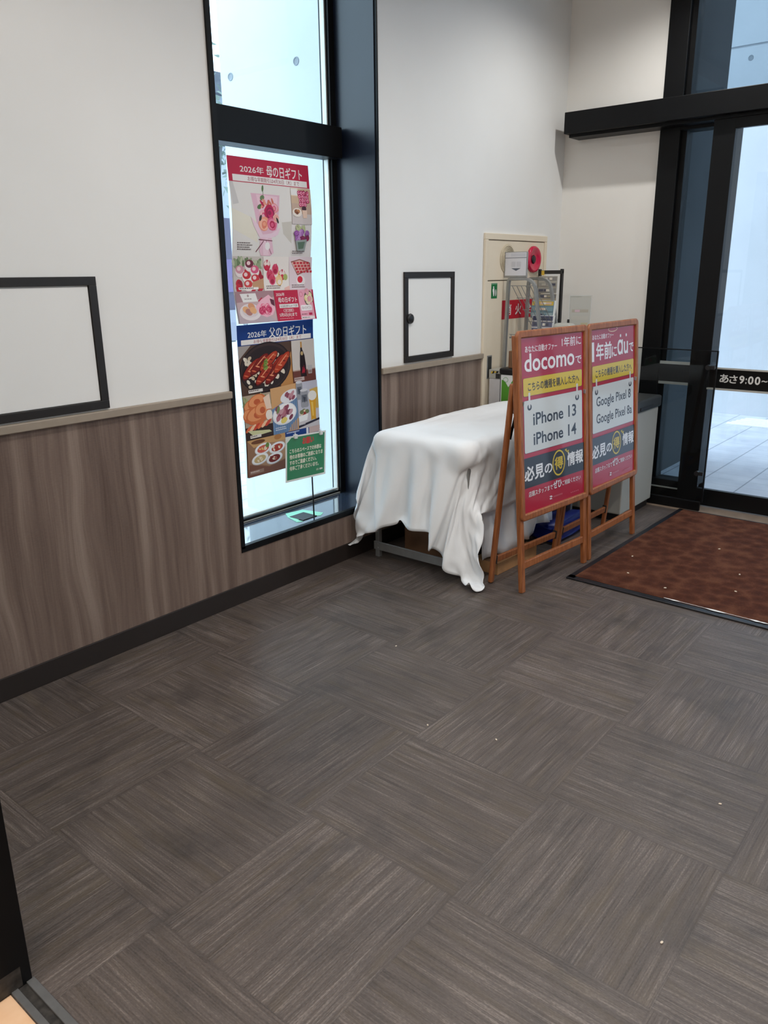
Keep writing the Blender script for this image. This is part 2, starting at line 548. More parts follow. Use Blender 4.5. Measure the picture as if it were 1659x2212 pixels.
w = MB()
w.box(-4.0, WX0, 0.0, 0.33, 0, CEIL)
w.box(WX1, 5.1, 0.0, 0.33, 0, CEIL)
w.box(WX0, WX1, 0.0, 0.33, 0, WZ0 - 0.002)
w.box(WX0, WX1, 0.0, 0.33, WZ1, CEIL)
struct(w.build('wall_left', M_['wall']), 'white painted side wall with tall window')
w = MB()
w.box(0.14, WX0, -0.008, 0.0, 0.09, 0.968)
w.box(WX1 + 0.004, 3.905, -0.008, 0.0, 0.09, 0.966)
w.box(WX0, WX1 + 0.004, -0.008, 0.0, 0.09, WZ0 - 0.018)
struct(w.build('trim_1', M_['dado']), 'grey brown wood laminate dado')
w = MB()
w.box(0.14, WX0 - 0.004, -0.026, 0.0, 0.968, 0.998, 0.003)
w.box(WX1 + 0.004, 3.908, -0.026, 0.0, 0.966, 0.996, 0.003)
struct(w.build('trim_2', M_['rail']), 'taupe dado rail')
struct(MB().box(0.19, 3.905, -0.014, 0.0, 0.0, 0.09, 0.002).build('baseboard_left', M_['dark_brown']), 'dark brown baseboard')
struct(MB().box(-4.0, 0.1, -0.014, 0.0, 0.0, 0.09, 0.002).build('baseboard_store', M_['dark_brown']))

# window in the left wall ---------------------------------------------------
win = struct(empty('window_1', (WX0, 0, WZ0)), 'tall narrow window in black metal casing')
off = Matrix.Translation((-WX0, 0, -WZ0))
def wpart(mb, name, mat, **kw):
    return mb.build(name, M_[mat], win, xf=off, **kw)
c = MB()                                           # casing proud of the wall
c.box(WX0, WX0 + 0.022, -0.012, 0.30, WZ0, WZ1)
c.box(WX1 - 0.006, WX1 + 0.004, -0.012, 0.02, WZ0, WZ1)
c.box(WX0, WX1, -0.012, 0.012, WZ0 - 0.018, WZ0 + 0.012, 0.002)
wpart(c, 'casing', 'black_metal')
wpart(MB().box(WX1 - 0.012, WX1 + 0.02, 0.0, 0.27, WZ0, WZ1), 'reveal_panel', 'reveal')
wpart(MB().box(WX0 + 0.02, WX1 - 0.01, 0.012, 0.262, WZ0 - 0.01, WZ0 + 0.012, 0.002), 'sill', 'sill')
c = MB()
c.box(WX0 + 0.02, WX0 + 0.055, 0.25, 0.31, WZ0, WZ1)
c.box(WX1 - 0.050, WX1 - 0.01, 0.255, 0.32, WZ0, WZ1)
c.box(WX0 + 0.02, WX1 - 0.01, 0.268, 0.31, WZ0 + 0.008, WZ0 + 0.028)
wpart(c, 'sash_frame', 'black_metal')
c = MB()
c.box(WX1 - 0.062, WX1 - 0.054, 0.272, 0.30, WZ0 + 0.02, WZ1)
c.box(WX0 + 0.05, WX1 - 0.05, 0.274, 0.30, WZ0 + 0.036, WZ0 + 0.042)
c.box(WX0 + 0.05, WX1 - 0.05, 0.262, 0.275, WZ0 + 0.014, WZ0 + 0.018)
wpart(c, 'glazing_bead', 'silver_trim')
wpart(MB().box(WX0 + 0.02, WX1 - 0.03, 0.20, 0.31, 2.045, 2.19, 0.003), 'transom_bar', 'black_metal')
wpart(MB().box(WX0 + 0.04, WX1 - 0.04, 0.284, 0.29, WZ0 + 0.02, WZ1), 'pane', 'glass')

# entrance wall --------------------------------------------------------------
struct(MB().box(X1, 5.1, -0.668, 0.0, 0, CEIL).build('wall_back', M_['wall_warm']), 'white wall beside the entrance')
struct(MB().box(4.60, 5.1, -5.5, 0.02, -0.1, 0.001).build('floor_threshold', M_['stone']), 'beige stone threshold strip')
f = MB()
f.box(4.86, 5.02, -0.79, -0.665, 0, CEIL, 0.003)                  # post beside the white wall
f.box(4.90, 5.0, -0.82, -0.79, 0, CEIL)
f.box(4.86, 5.0, -5.5, -0.79, 2.30, 2.49, 0.003)                    # header behind the operator beam
f.box(4.87, 5.0, -1.12, -0.79, 0.0, 0.115, 0.003)                   # foot rail of the side light
f.box(4.88, 5.0, -1.10, -0.79, 0.775, 0.895, 0.002)                 # push rail of the side light
f.box(4.87, 5.0, -1.12, -0.995, 0.0, 2.40, 0.003)
f.box(4.88, 5.0, -3.45, -3.30, 0.0, CEIL, 0.003)
win2 = struct(empty('window_2', (4.9, -0.79, 0)), 'black framed side light and upper glazing of the entrance')
o2 = Matrix.Translation((-4.9, 0.79, 0))
f.build('frame', M_['black_metal'], win2, xf=o2)
f = MB()
f.box(4.872, 4.884, -0.99, -0.725, 0.893, 0.911); f.box(4.872, 4.884, -0.99, -0.725, 0.762, 0.778)
f.box(4.862, 4.872, -1.09, -0.80, 0.060, 0.068)
f.build('silver_strip', M_['silver_trim'], win2, xf=o2)
MB().box(4.94, 4.946, -0.995, -0.80, 0.10, 2.35).build('side_pane', M_['door_glass'], win2, xf=o2)
MB().box(4.94, 4.946, -3.40, -0.80, 2.48, CEIL).build('upper_pane', M_['door_glass'], win2, xf=o2)

b = MB()
b.box(4.70, 4.90, -4.5, -0.09, 2.335, 2.462, 0.003)
b.box(4.755, 4.90, -4.5, -0.10, 2.318, 2.337, 0.002)
struct(b.build('trim_3', M_['black_metal']), 'black operator beam of the sliding door')

door = struct(empty('door_1', (4.78, -1.02, 0)), 'black framed glass sliding entrance door')
od = Matrix.Translation((-4.78, 1.02, 0))
f = MB()
f.box(4.765, 4.80, -1.145, -1.02, 0.008, 2.33, 0.003)
f.box(4.765, 4.80, -2.45, -2.33, 0.008, 2.33, 0.003)
f.box(4.766, 4.80, -2.40, -1.10, 2.262, 2.33, 0.002)
f.box(4.766, 4.80, -2.40, -1.10, 0.008, 0.118, 0.002)
f.build('leaf_frame', M_['black_metal'], door, xf=od)
MB().box(4.772, 4.80, -2.34, -1.14, 0.774, 0.892, 0.002).build('push_rail', M_['black_metal'], door, xf=od)
f = MB()
f.box(4.762, 4.775, -2.34, -1.14, 0.892, 0.902); f.box(4.762, 4.775, -2.34, -1.14, 0.763, 0.774)
f.build('rail_trim', M_['silver_trim'], door, xf=od)
MB().box(4.785, 4.791, -2.34, -1.14, 0.11, 2.27).build('pane', mat_glass('clear_door_glass', (0.95, 0.96, 0.97)), door, xf=od)
s = Sheet(0.262, 0.052, (0, 0, 0, 1))
s.bm.free(); s.bm = bmesh.new(); s.cl = s.bm.loops.layers.float_color.new('Col')
for ch, a, bb, y0, y1 in (('あ', 0.0, .052, .0, .05), ('さ', .058, .104, .002, .05), ('9', .116, .146, .0, .05), (':', .153, .160, .014, .049),
                          ('0', .167, .199, .0, .05), ('0', .206, .238, .0, .05), ('~', .245, .278, .02, .032)):
    s.text(ch, a, y0, bb, y1, rgb(215, 215, 212), 0.03)
s.build('opening_hours_lettering', M_['print'], flat_map((-0.0095, -0.192, 0.861), (0, -1, 0), (0, 0, -1), (-1, 0, 0)), door)

# rest of the rooms (out of the frame, needed for bounce light and reflections)
struct(MB().box(-4.0, 5.1, -5.6, -5.5, 0, CEIL).build('wall_right', M_['wall']), 'white wall opposite')
struct(MB().box(-4.1, -4.0, -5.6, 0.3, 0, CEIL).build('wall_rear', M_['wall']), 'white wall of the store behind')
struct(MB().box(0.14, 4.7, -4.56, -4.5, 0, 0.9).build('wall_low', M_['dado']))

# sliding partition at the near left: black jamb, floor track
jd = struct(empty('door_2', (0.13, -1.24, 0)), 'black jamb and floor track of the inner doorway')
oj = Matrix.Translation((-0.13, 1.24, 0))
MB().box(0.085, 0.19, -1.238, -1.16, 0.0, 2.6, 0.002).build('jamb', M_['black_metal'], jd, xf=oj)
MB().box(0.108, 0.168, -1.2385, -1.236, 0.004, 0.055).build('scuffed_foot_plate', M_['scuff'], jd, xf=oj)
MB().box(0.09, 0.18, -1.17, 0.0, 0.0, 0.10).build('foot_rail', M_['black_metal'], jd, xf=oj)
MB().box(0.128, 0.14, -1.17, 0.0, 0.09, 2.5).build('pane', M_['door_glass'], jd, xf=oj)
f = MB()
f.box(0.176, 0.194, -4.4, -1.236, -0.002, 0.006, 0.001); f.box(0.142, 0.157, -4.4, -1.236, -0.002, 0.005, 0.001)
f.build('track_strip', plain('worn_track_metal', rgb(98, 98, 98), 0.5, metal=0.3, var=0.1), jd, xf=oj)
MB().box(0.157, 0.176, -4.4, -1.236, -0.003, 0.0015).build('track_groove', M_['scuff'], jd, xf=oj)

# ------------------------------------------------------------------ outside
struct(MB().box(2.92, 40, -40, 40, -0.12, -0.006).build('pavement', M_['pavers']), 'pale stone paving outside')
struct(MB().box(-40, 2.92, 0.34, 40, -0.12, -0.006).build('pavement_side', M_['concrete']), 'pale ground outside the window')
ww = struct(empty('wall_wing', (2.97, 0.33, 0)), 'pale concrete wing wall outside the window')
ow = Matrix.Translation((-2.97, -0.33, 0))
MB().box(2.97, 3.2, 0.33, 1.215, -0.05, 5.5).build('concrete_face', M_['concrete'], ww, xf=ow)
for (y, z) in ((1.129, 2.567), (0.598, 2.565), (1.129, 1.2), (0.598, 1.2)):
    MB().lathe([(0.0, 0.0), (0.015, -0.0005), (0.017, -0.003), (0.020, -0.0035), (0.022, 0.0)], (2.97, y, z), 'x', 20).build('tie_hole', M_['joint'], ww, xf=ow)
MB().box(3.2, 5.1, 0.34, 0.6, -0.05, 5.5).build('wall_outer', M_['concrete'])['kind'] = 'structure'
sw = struct(empty('wall_porch', (5.1, -0.62, 0)), 'dark grey porch side wall')
MB().box(5.1, 6.19, -0.62, -0.30, -0.05, 5.5).build('concrete_face', M_['concrete_dark'], sw, xf=Matrix.Translation((-5.1, 0.62, 0)))
ew = struct(empty('wall_end', (8.5, 0, 0)), 'pale concrete wall across the forecourt')
oe = Matrix.Translation((-8.5, 0, 0))
MB().box(8.5, 8.8, -14, 6, -0.05, 3.54).box(8.5, 8.8, -14, 6, 3.56, 7.5).box(8.515, 8.8, -14, 6, 3.5, 3.6).build('concrete_face', M_['concrete'], ew, xf=oe)
for y in (-0.077, -0.68, -1.28):
    MB().lathe([(0.0, 0.0), (0.018, -0.001), (0.022, -0.004), (0.026, 0.0)], (8.5, y, 3.44), 'x', 16).build('tie_hole', M_['joint'], ew, xf=oe)
struct(MB().box(5.1, 6.6, -6, -0.30, 4.6, 4.9).build('ceiling_porch', M_['concrete_dark']))
struct(MB().box(5.0, 5.1, -6, 0.0, CEIL, 6.0).build('wall_facade', M_['concrete_dark']))
g = MB()  # row of flat white strips laid on the paving
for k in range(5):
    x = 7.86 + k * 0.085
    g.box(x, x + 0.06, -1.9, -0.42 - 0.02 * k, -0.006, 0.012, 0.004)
tag(g.build('white_strips', M_['white_print']), 'row of bright white strips on the paving outside the door', 'drain cover')

# far street seen past the wing wall
bl = tag(empty('apartment_building', (18.0, 19.0, 0)), 'pale grey building across the street, seen at the left edge of the window', 'building')
ob = Matrix.Translation((-18.0, -19, 0))
MB().box(11.0, 25.0, 19.0, 25, -0.1, 7.0).build('facade', plain('grey_facade', rgb(138, 142, 152), 0.8), bl, xf=ob)
MB().box(10.8, 25.2, 18.7, 25, 7.0, 7.6).build('parapet', plain('dark_grey_parapet', rgb(74, 78, 88), 0.8), bl, xf=ob)
for q in range(6):
    for r in range(3):
        x, z = 12.1 + q * 2.1, 0.8 + r * 2.1
        wf = MB().box(x, x + 1.3, 18.94, 19.02, z, z + 1.3).build('window', M_['silver_trim'], bl, xf=ob)
        MB().box(x + 0.06, x + 1.24, 18.92, 18.95, z + 0.06, z + 1.24).build('pane', M_['concrete_dark'], wf, xf=ob)
fl = tag(empty('banner_flag', (5.66, 4.6, 0)), 'purple and white banner flag on a pole outside the window', 'flag')
MB().tube([(0, 0, -0.006), (0, 0, 2.15)], 0.012).build('pole', M_['silver_trim'], fl)
s = Sheet(0.34, 1.35, rgb(88, 78, 104), 0.0005)
s.rect(0, 1.0, 0.34, 1.35, rgb(170, 168, 180)); s.rect(0.06, 0.2, 0.28, 0.8, rgb(120, 100, 146))
s.build('banner', M_['print'], lambda x, y, z: (x + 0.01, 0.02 * math.sin(y * 5) - z, 2.1 - y), fl)
rndt = random.Random(4)
tr = tag(empty('street_tree', (11.9, 12.0, 0)), 'bare limbed grey green street tree beyond the wing wall', 'tree')
tm = plain('tree_bark', rgb(84, 86, 88), 0.9); tl_ = plain('dusty_leaves', rgb(92, 106, 98), 0.8)
MB().tube([(0, 0, -0.02), (0.05, 0, 1.6), (-0.1, 0.1, 3.2), (0.1, 0, 5.0)], 0.13, 8).tube([(0, 0, 2.4), (-0.6, 0.1, 3.6), (-0.9, 0, 5.2)], 0.06, 6).build('trunk', tm, tr)
lf = MB()
for q in range(500):
    p = Vector((rndt.gauss(-0.1, 0.6), rndt.gauss(0, 0.6), rndt.gauss(4.6, 0.8)))
    a = Vector((rndt.uniform(-1, 1), rndt.uniform(-1, 1), rndt.uniform(-1, 1))).normalized() * 0.11
    bq = a.orthogonal().normalized() * 0.06
    lf._add([p - a, p + bq, p + a, p - bq], [(0, 1, 2, 3)])
lf.build('foliage', tl_, tr)
# ------------------------------------------------------------------ posters on the window
class Art(Sheet):
    """same as Sheet but drawn in fractions of width and height"""
    def __init__(s, W, H, color, step=0.000025):
        super().__init__(W, H, color, step)
    def R(s, u0, v0, u1, v1, c, r=0.0): s.rect(u0 * s.W, v0 * s.H, u1 * s.W, v1 * s.H, c, r)
    def E(s, u, v, ru, rv, c, rot=0.0, n=18, jag=0.0, rnd=None): s.ell(u * s.W, v * s.H, ru * s.W, rv * s.W, c, rot, n, jag, rnd)
    def P(s, pts, c): s.poly([(u * s.W, v * s.H) for u, v in pts], c)
    def T(s, t, u0, v0, u1, v1, c, b=0.0): s.text(t, u0 * s.W, v0 * s.H, u1 * s.W, v1 * s.H, c, b)
    def rose(s, u, v, r, cols, rnd):
        for q, k in enumerate((1.0, 0.78, 0.55, 0.32)):
            s.E(u + rnd.uniform(-.1, .1) * r, v + rnd.uniform(-.07, .07) * r, r * k, r * k * .92, cols[q % len(cols)], rnd.uniform(0, 3), 11, .12, rnd)
    def leaf(s, u, v, L, w, a, c):
        s.E(u, v, L, w, c, a, 10)
    def lines(s, u0, v0, wd, n, c, rnd, h=.006, gap=.013):
        for q in range(n):
            u = u0
            e = u0 + wd * rnd.uniform(.7, 1)
            while u < e:
                k = rnd.uniform(.008, .02)
                s.R(u, v0 + q * gap, min(u + k, e), v0 + q * gap + h, c); u += k + .006

rn = random.Random(11)
PINK, ROSE, DEEP, MAG, GREEN = rgb(236, 176, 190), rgb(220, 92, 130), rgb(186, 24, 76), rgb(150, 20, 70), rgb(88, 116, 70)
RED = rgb(188, 22, 62)
p = Art(0.515, 0.732, rgb(226, 220, 218))
p.R(0, 0, 1, .146, RED)
p.T('2026年', .14, .045, .42, .088, WHITE, .012); p.T('母の日ギフト', .455, .030, .905, .098, WHITE, .016)
p.R(.045, .103, .965, .141, rgb(236, 232, 230)); p.T('お得な早期割引は4月30日（木）まで', .22, .108, .86, .136, rgb(150, 40, 60), .004)
p.R(0, .146, .73, .585, rgb(228, 224, 220)); p.P([(.0, .30), (.28, .36), (.30, .5), (.0, .42)], rgb(232, 226, 210))
p.P([(.0, .146), (.04, .146), (.09, .27), (.02, .28)], rgb(206, 202, 200)); p.P([(.60, .37), (.73, .36), (.73, .50), (.62, .44)], rgb(206, 200, 190))
# tall wrapped bouquet
p.P([(.235, .205), (.59, .205), (.545, .40), (.52, .46), (.31, .46)], rgb(226, 182, 200))
p.P([(.30, .21), (.56, .215), (.52, .39), (.34, .40)], rgb(236, 200, 212))
p.R(.382, .16, .388, .25, GREEN); p.leaf(.385, .172, .012, .03, .2, GREEN); p.leaf(.37, .228, .03, .022, -.5, rgb(104, 128, 84)); p.leaf(.335, .282, .035, .02, -.4, GREEN)
for q in range(10): p.leaf(.36 + rn.random() * .17, .245 + rn.random() * .03, .012, .035, rn.uniform(-.8, .8), [rgb(206, 110, 90), DEEP, rgb(230, 150, 130)][q % 3])
p.rose(.375, .335, .052, [PINK, rgb(240, 196, 190), ROSE], rn); p.rose(.51, .285, .05, [rgb(226, 150, 150), PINK, ROSE], rn)
p.rose(.455, .315, .068, [DEEP, MAG, rgb(206, 40, 100), MAG], rn); p.rose(.375, .385, .066, [rgb(240, 160, 130), rgb(244, 184, 160), rgb(226, 130, 104)], rn)
p.rose(.475, .385, .062, [ROSE, rgb(232, 130, 160), DEEP], rn); p.rose(.53, .345, .04, [rgb(240, 190, 176), rgb(226, 150, 140)], rn)
p.leaf(.335, .35, .014, .03, .4, rgb(60, 50, 46)); p.leaf(.545, .36, .012, .028, -.5, rgb(60, 56, 46))
p.P([(.22, .345), (.30, .39), (.36, .45), (.47, .44), (.585, .40), (.545, .45), (.44, .475), (.33, .475), (.25, .40)], rgb(236, 206, 220))
p.P([(.33, .47), (.47, .47), (.50, .56), (.46, .58), (.34, .58), (.32, .55)], rgb(230, 190, 206)); p.P([(.36, .48), (.42, .47), (.44, .575), (.37, .575)], rgb(238, 208, 220))
p.P([(.31, .478), (.48, .484), (.48, .489), (.31, .484)], rgb(110, 20, 50)); p.P([(.37, .486), (.375, .49), (.28, .56), (.275, .555)], rgb(110, 20, 50)); p.P([(.40, .486), (.405, .486), (.475, .57), (.468, .57)], rgb(110, 20, 50))
p.E(.42, .52, .03, .035, rgb(242, 238, 238)); p.lines(.055, .50, .2, 4, rgb(96, 80, 80), rn)
# two small photographs at the right
p.R(.735, .15, 1, .375, rgb(206, 178, 150)); p.R(.735, .15, .83, .20, rgb(226, 206, 180)); p.R(.735, .245, 1, .375, rgb(196, 168, 150)); p.R(.735, .31, 1, .375, rgb(206, 196, 194)); p.R(.735, .155, .82, .195, WHITE)
for q in range(15): p.rose(.845 + (q % 4) * .036 + rn.uniform(-.01, .01), .178 + (q // 4) * .024, .025, [MAG, ROSE, rgb(238, 180, 206), DEEP], rn)
p.E(.895, .275, .03, .022, rgb(70, 30, 44)); p.P([(.87, .285), (.935, .285), (.93, .335), (.88, .335)], rgb(232, 200, 180))
p.E(.80, .302, .062, .04, rgb(236, 226, 216)); p.E(.79, .296, .028, .02, rgb(140, 84, 50)); p.E(.815, .295, .024, .018, rgb(190, 130, 84)); p.E(.80, .305, .02, .014, rgb(120, 66, 40))
for q in range(12): p.leaf(.85 + rn.uniform(-.06, .06), .405 + rn.uniform(-.012, .012), .012, .03, rn.uniform(-1, 1), rgb(180, 186, 140))
for q in range(16): p.rose(.775 + rn.random() * .16, .425 + rn.random() * .05, .03, [[rgb(128, 60, 140), rgb(176, 110, 186)], [rgb(110, 30, 80), MAG], [rgb(196, 150, 206), rgb(150, 90, 160)]][q % 3], rn)
p.P([(.775, .48), (.925, .47), (.90, .545), (.80, .55)], rgb(150, 160, 156)); p.P([(.80, .49), (.90, .485), (.88, .53), (.815, .535)], rgb(92, 116, 96)); p.lines(.735, .545, .17, 2, rgb(96, 80, 80), rn)
# row of three cakes
p.R(0, .585, .36, .80, rgb(206, 196, 190))
for q in range(40): p.leaf(rn.random() * .34, .60 + rn.random() * .05, .014, .03, rn.uniform(-1, 1), [rgb(150, 164, 128), rgb(190, 196, 166), rgb(110, 130, 92)][q % 3])
for q in range(14): p.E(.02 + rn.random() * .32, .665 + rn.random() * .12, .035, .04, [rgb(196, 30, 50), rgb(160, 24, 44)][q % 2], 0, 12, .1, rn)
for (u, v, c1, c2) in ((.075, .665, rgb(238, 226, 226), rgb(212, 150, 164)), (.19, .63, rgb(236, 228, 226), rgb(120, 40, 60)), (.255, .665, rgb(240, 232, 230), ROSE), (.155, .70, rgb(240, 232, 226), rgb(198, 44, 50)), (.26, .72, rgb(232, 220, 214), rgb(206, 50, 60)), (.17, .755, rgb(236, 226, 220), rgb(206, 60, 60))):
    p.E(u, v + .012, .055, .052, c1); p.E(u, v, .05, .036, c2); p.E(u - .01, v - .004, .022, .018, rgb(240, 210, 210))
p.P([(.22, .745), (.36, .72), (.36, .785), (.22, .785)], rgb(196, 150, 112)); p.R(.05, .775, .29, .79, rgb(240, 236, 232)); p.lines(.06, .778, .2, 1, rgb(90, 70, 70), rn)
p.R(.36, .585, .69, .80, rgb(236, 228, 222))
for q, (u, v) in enumerate(((.44, .70), (.52, .69), (.60, .70), (.47, .73), (.56, .735), (.405, .64), (.51, .665))):
    p.E(u, v, .042, .05, [ROSE, rgb(230, 190, 120), RED][q % 3]); p.P([(u - .038, v - .01), (u - .012, v - .035), (u, v - .012), (u + .015, v - .04), (u + .038, v - .008), (u + .02, v + .01), (u - .02, v + .01)], [rgb(206, 60, 90), rgb(236, 200, 150), rgb(240, 220, 214)][q % 3])
    p.E(u, v + .012, .026, .022, [rgb(170, 24, 60), rgb(240, 226, 216), rgb(206, 40, 70)][q % 3])
p.leaf(.64, .715, .03, .03, .3, rgb(170, 180, 100)); p.lines(.39, .768, .2, 2, rgb(110, 90, 90), rn); p.P([(.62, .785), (.69, .77), (.69, .80), (.62, .80)], rgb(236, 190, 180))
p.R(.69, .585, 1, .80, rgb(226, 208, 214))
p.P([(.71, .615), (.83, .598), (.975, .622), (.985, .665), (.80, .705)], rgb(150, 90, 80)); p.P([(.72, .622), (.83, .605), (.965, .628), (.972, .660), (.805, .695)], rgb(226, 180, 170))
for q in range(5):
    for r in range(4): p.R(.745 + q * .044 + r * .016, .618 + r * .019 - q * .0005, .778 + q * .044 + r * .016, .632 + r * .019 - q * .0005, [rgb(186, 34, 50), rgb(206, 60, 70)][(q + r) % 2])
p.E(.845, .74, .06, .05, rgb(242, 236, 236)); p.E(.835, .732, .036, .032, rgb(214, 30, 56)); p.lines(.72, .765, .2, 2, rgb(110, 90, 90), rn)
# bottom band
p.R(0, .80, .47, 1, rgb(198, 170, 172)); p.P([(0, .80), (.47, .80), (.47, .84), (0, .87)], rgb(168, 130, 136)); p.P([(0, .93), (.35, .95), (.47, 1), (0, 1)], rgb(186, 168, 176))
p.P([(.05, .815), (.24, .813), (.26, .865), (.08, .868)], WHITE); p.lines(.10, .845, .12, 1, rgb(150, 140, 140), rn); p.E(.145, .828, .012, .012, rgb(170, 150, 150), 0, 8)
p.E(.15, .93, .13, .075, rgb(226, 216, 218)); p.E(.15, .925, .10, .055, rgb(214, 202, 206))
for q, (u, v) in enumerate(((.10, .915), (.17, .895), (.13, .93), (.185, .92))): p.E(u, v, .042, .03, [rgb(226, 170, 120), rgb(214, 150, 110), rgb(176, 120, 110)][q % 3], .3)
p.P([(.22, .90), (.30, .855), (.40, .825), (.46, .86), (.46, .92), (.42, .955), (.34, .968), (.26, .95)], rgb(236, 180, 196)); p.P([(.26, .862), (.31, .84), (.32, .846), (.27, .868)], RED)
for q in range(12): p.rose(.26 + rn.random() * .15, .90 + rn.random() * .045, .036, [[ROSE, PINK], [rgb(230, 120, 150), rgb(240, 190, 200)], [DEEP, ROSE]][q % 3], rn)
p.P([(.41, .85), (.46, .86), (.46, .90), (.42, .885)], rgb(90, 30, 50))
p.R(.47, .80, .785, 1, RED)
p.T('2026年', .495, .815, .605, .838, WHITE, .01); p.T('母の日ギフト', .515, .845, .765, .88, WHITE, .014)
p.R(.52, .89, .77, .915, WHITE); p.T('全品配送料込みで宅配', .53, .894, .76, .911, rgb(90, 20, 40), .006)
p.R(.565, .923, .70, .942, rgb(232, 214, 214), .006); p.R(.569, .9248, .696, .9402, RED, .005); p.T('承り期間', .585, .926, .68, .939, WHITE)
p.T('5月5日(火)まで', .505, .948, .735, .975, WHITE, .014); p.lines(.50, .982, .26, 1, rgb(226, 150, 160), rn, .004)
p.R(.785, .80, 1, 1, rgb(230, 160, 180)); p.R(.98, .80, 1, 1, RED)
p.ring(.825 * .515, .83 * .732, .012, .012, .0015, RED)
p.E(.925, .858, .062, .075, rgb(84, 80, 62), .2)
for q in range(11): p.rose(.925 + rn.uniform(-.04, .04), .855 + rn.uniform(-.045, .045), .03, [[rgb(240, 226, 200), rgb(232, 200, 170)], [rgb(230, 150, 160), PINK], [rgb(236, 214, 150), rgb(240, 230, 200)]][q % 3], rn)
p.R(.80, .902, .955, .94, rgb(238, 232, 234), .006); p.T('母の日ギフト', .815, .911, .94, .931, rgb(140, 100, 110)); p.R(.90, .955, .945, .97, DEEP); p.lines(.80, .96, .08, 1, rgb(140, 90, 100), rn); p.R(.79, .978, .97, .995, rgb(240, 232, 234)); p.lines(.80, .983, .12, 1, rgb(80, 60, 60), rn)
def amp1(y):
    return 0.010 * math.sin(y * 10.0 + 2.6) * (0.3 + y) * 1.6 - 0.004
w1 = stepped(amp1, 0.732, 36)
o = p.build('gift_poster', M_['print'], lambda x, y, z: (2.138 + x, 0.232 + w1(y) * 1.1 - z, 1.995 - y), cuts=36)
tag(o, "upper window poster with crimson header and pink bouquets for a mother's day gift offer", 'poster', 'gift posters hung on the window pane')

BLUE = rgb(18, 58, 128)
p = Art(0.517, 0.745, rgb(120, 84, 62))
p.R(0, 0, 1, .132, BLUE)
p.T('2026年', .13, .043, .365, .086, WHITE, .012); p.T('父の日ギフト', .40, .030, .90, .096, WHITE, .016)
p.R(.045, .095, .965, .127, rgb(236, 232, 230)); p.T('お得な早期割引は4月30日（木）まで', .20, .099, .83, .123, rgb(160, 40, 50), .004)
p.R(0, .132, .68, .45, rgb(84, 62, 52)); p.P([(.55, .30), (.68, .20), (.68, .45), (.50, .45)], rgb(186, 132, 78)); p.P([(0, .132), (.16, .132), (0, .22)], rgb(168, 160, 156))
p.E(.335, .285, .335, .235, rgb(34, 26, 28), -.15, 30); p.E(.335, .285, .32, .222, rgb(62, 46, 46), -.15, 30); p.E(.33, .29, .305, .205, rgb(44, 34, 36), -.15, 30)
for q in range(80): p.E(.31 + rn.uniform(-.24, .25), .295 + rn.uniform(-.085, .105), .026, .017, [rgb(226, 214, 196), rgb(206, 188, 160), rgb(236, 228, 214)][q % 3], rn.uniform(0, 3), 8)
for q, (u, v, a) in enumerate(((.15, .285, -.62), (.25, .26, -.62), (.37, .25, -.6), (.47, .285, -.7), (.42, .33, -.7), (.54, .27, -.7), (.30, .33, -.65))):
    c0 = [rgb(150, 40, 26), rgb(122, 26, 22), rgb(176, 60, 34)][q % 3]
    p.E(u, v, .15, .05, rgb(84, 20, 18), a, 16); p.E(u, v - .004, .14, .042, c0, a, 16)
    for r in range(4): p.E(u + (r - 1.5) * .05, v - (r - 1.5) * .026, .03, .007, [rgb(206, 104, 70), rgb(226, 150, 110), rgb(110, 24, 20)][r % 3], a + .9, 8)
    p.E(u + .02, v - .022, .08, .006, rgb(226, 150, 112), a, 8)
for q in range(7): p.leaf(.325 + rn.uniform(-.02, .02), .27 + q * .009 - .03, .028, .012, rn.uniform(-1, 1), [rgb(130, 150, 70), rgb(96, 124, 54)][q % 2])
p.R(.08, .418, .26, .438, rgb(226, 220, 214)); p.lines(.09, .422, .14, 1, rgb(80, 60, 60), rn)
p.R(.68, .132, 1, .42, rgb(206, 198, 192)); p.R(.68, .335, 1, .42, rgb(108, 62, 54)); p.R(.68, .335, 1, .342, rgb(176, 150, 140))
p.P([(.805, .15), (.822, .15), (.826, .195), (.856, .24), (.868, .31), (.868, .385), (.788, .385), (.782, .31), (.79, .24), (.80, .195)], rgb(34, 22, 26)); p.R(.803, .145, .824, .185, rgb(190, 140, 70)); p.E(.82, .225, .017, .02, rgb(196, 170, 120))
for q in range(9): p.P([(.795 + rn.random() * .05, .30 + rn.random() * .07), (.812 + rn.random() * .05, .30 + rn.random() * .05), (.80 + rn.random() * .05, .335 + rn.random() * .04)], rgb(170, 24, 50))
p.P([(.885, .312), (.955, .312), (.945, .37), (.895, .37)], rgb(188, 184, 184)); p.P([(.895, .345), (.945, .345), (.942, .365), (.898, .365)], rgb(150, 130, 126)); p.R(.69, .385, .83, .41, rgb(190, 170, 166)); p.lines(.70, .392, .1, 1, rgb(90, 60, 60), rn)
p.R(0, .45, .35, .745, rgb(176, 160, 140)); p.R(0, .66, .35, .745, rgb(56, 40, 36))
for q in range(26): p.leaf(rn.random() * .34, .47 + rn.random() * .05, .012, .045, rn.uniform(-.9, .9), [rgb(124, 134, 90), rgb(160, 166, 120)][q % 2])
for (u, v, a, b_) in ((.10, .53, .10, .075), (.17, .50, .12, .07), (.06, .585, .08, .07), (.17, .585, .16, .09), (.23, .56, .10, .08)):
    p.E(u, v, a, b_, rgb(206, 112, 66), rn.uniform(-.3, .3)); p.E(u - .01, v - .008, a * .8, b_ * .7, rgb(228, 150, 100), rn.uniform(-.3, .3)); p.E(u, v, a * .35, b_ * .4, rgb(190, 92, 56))
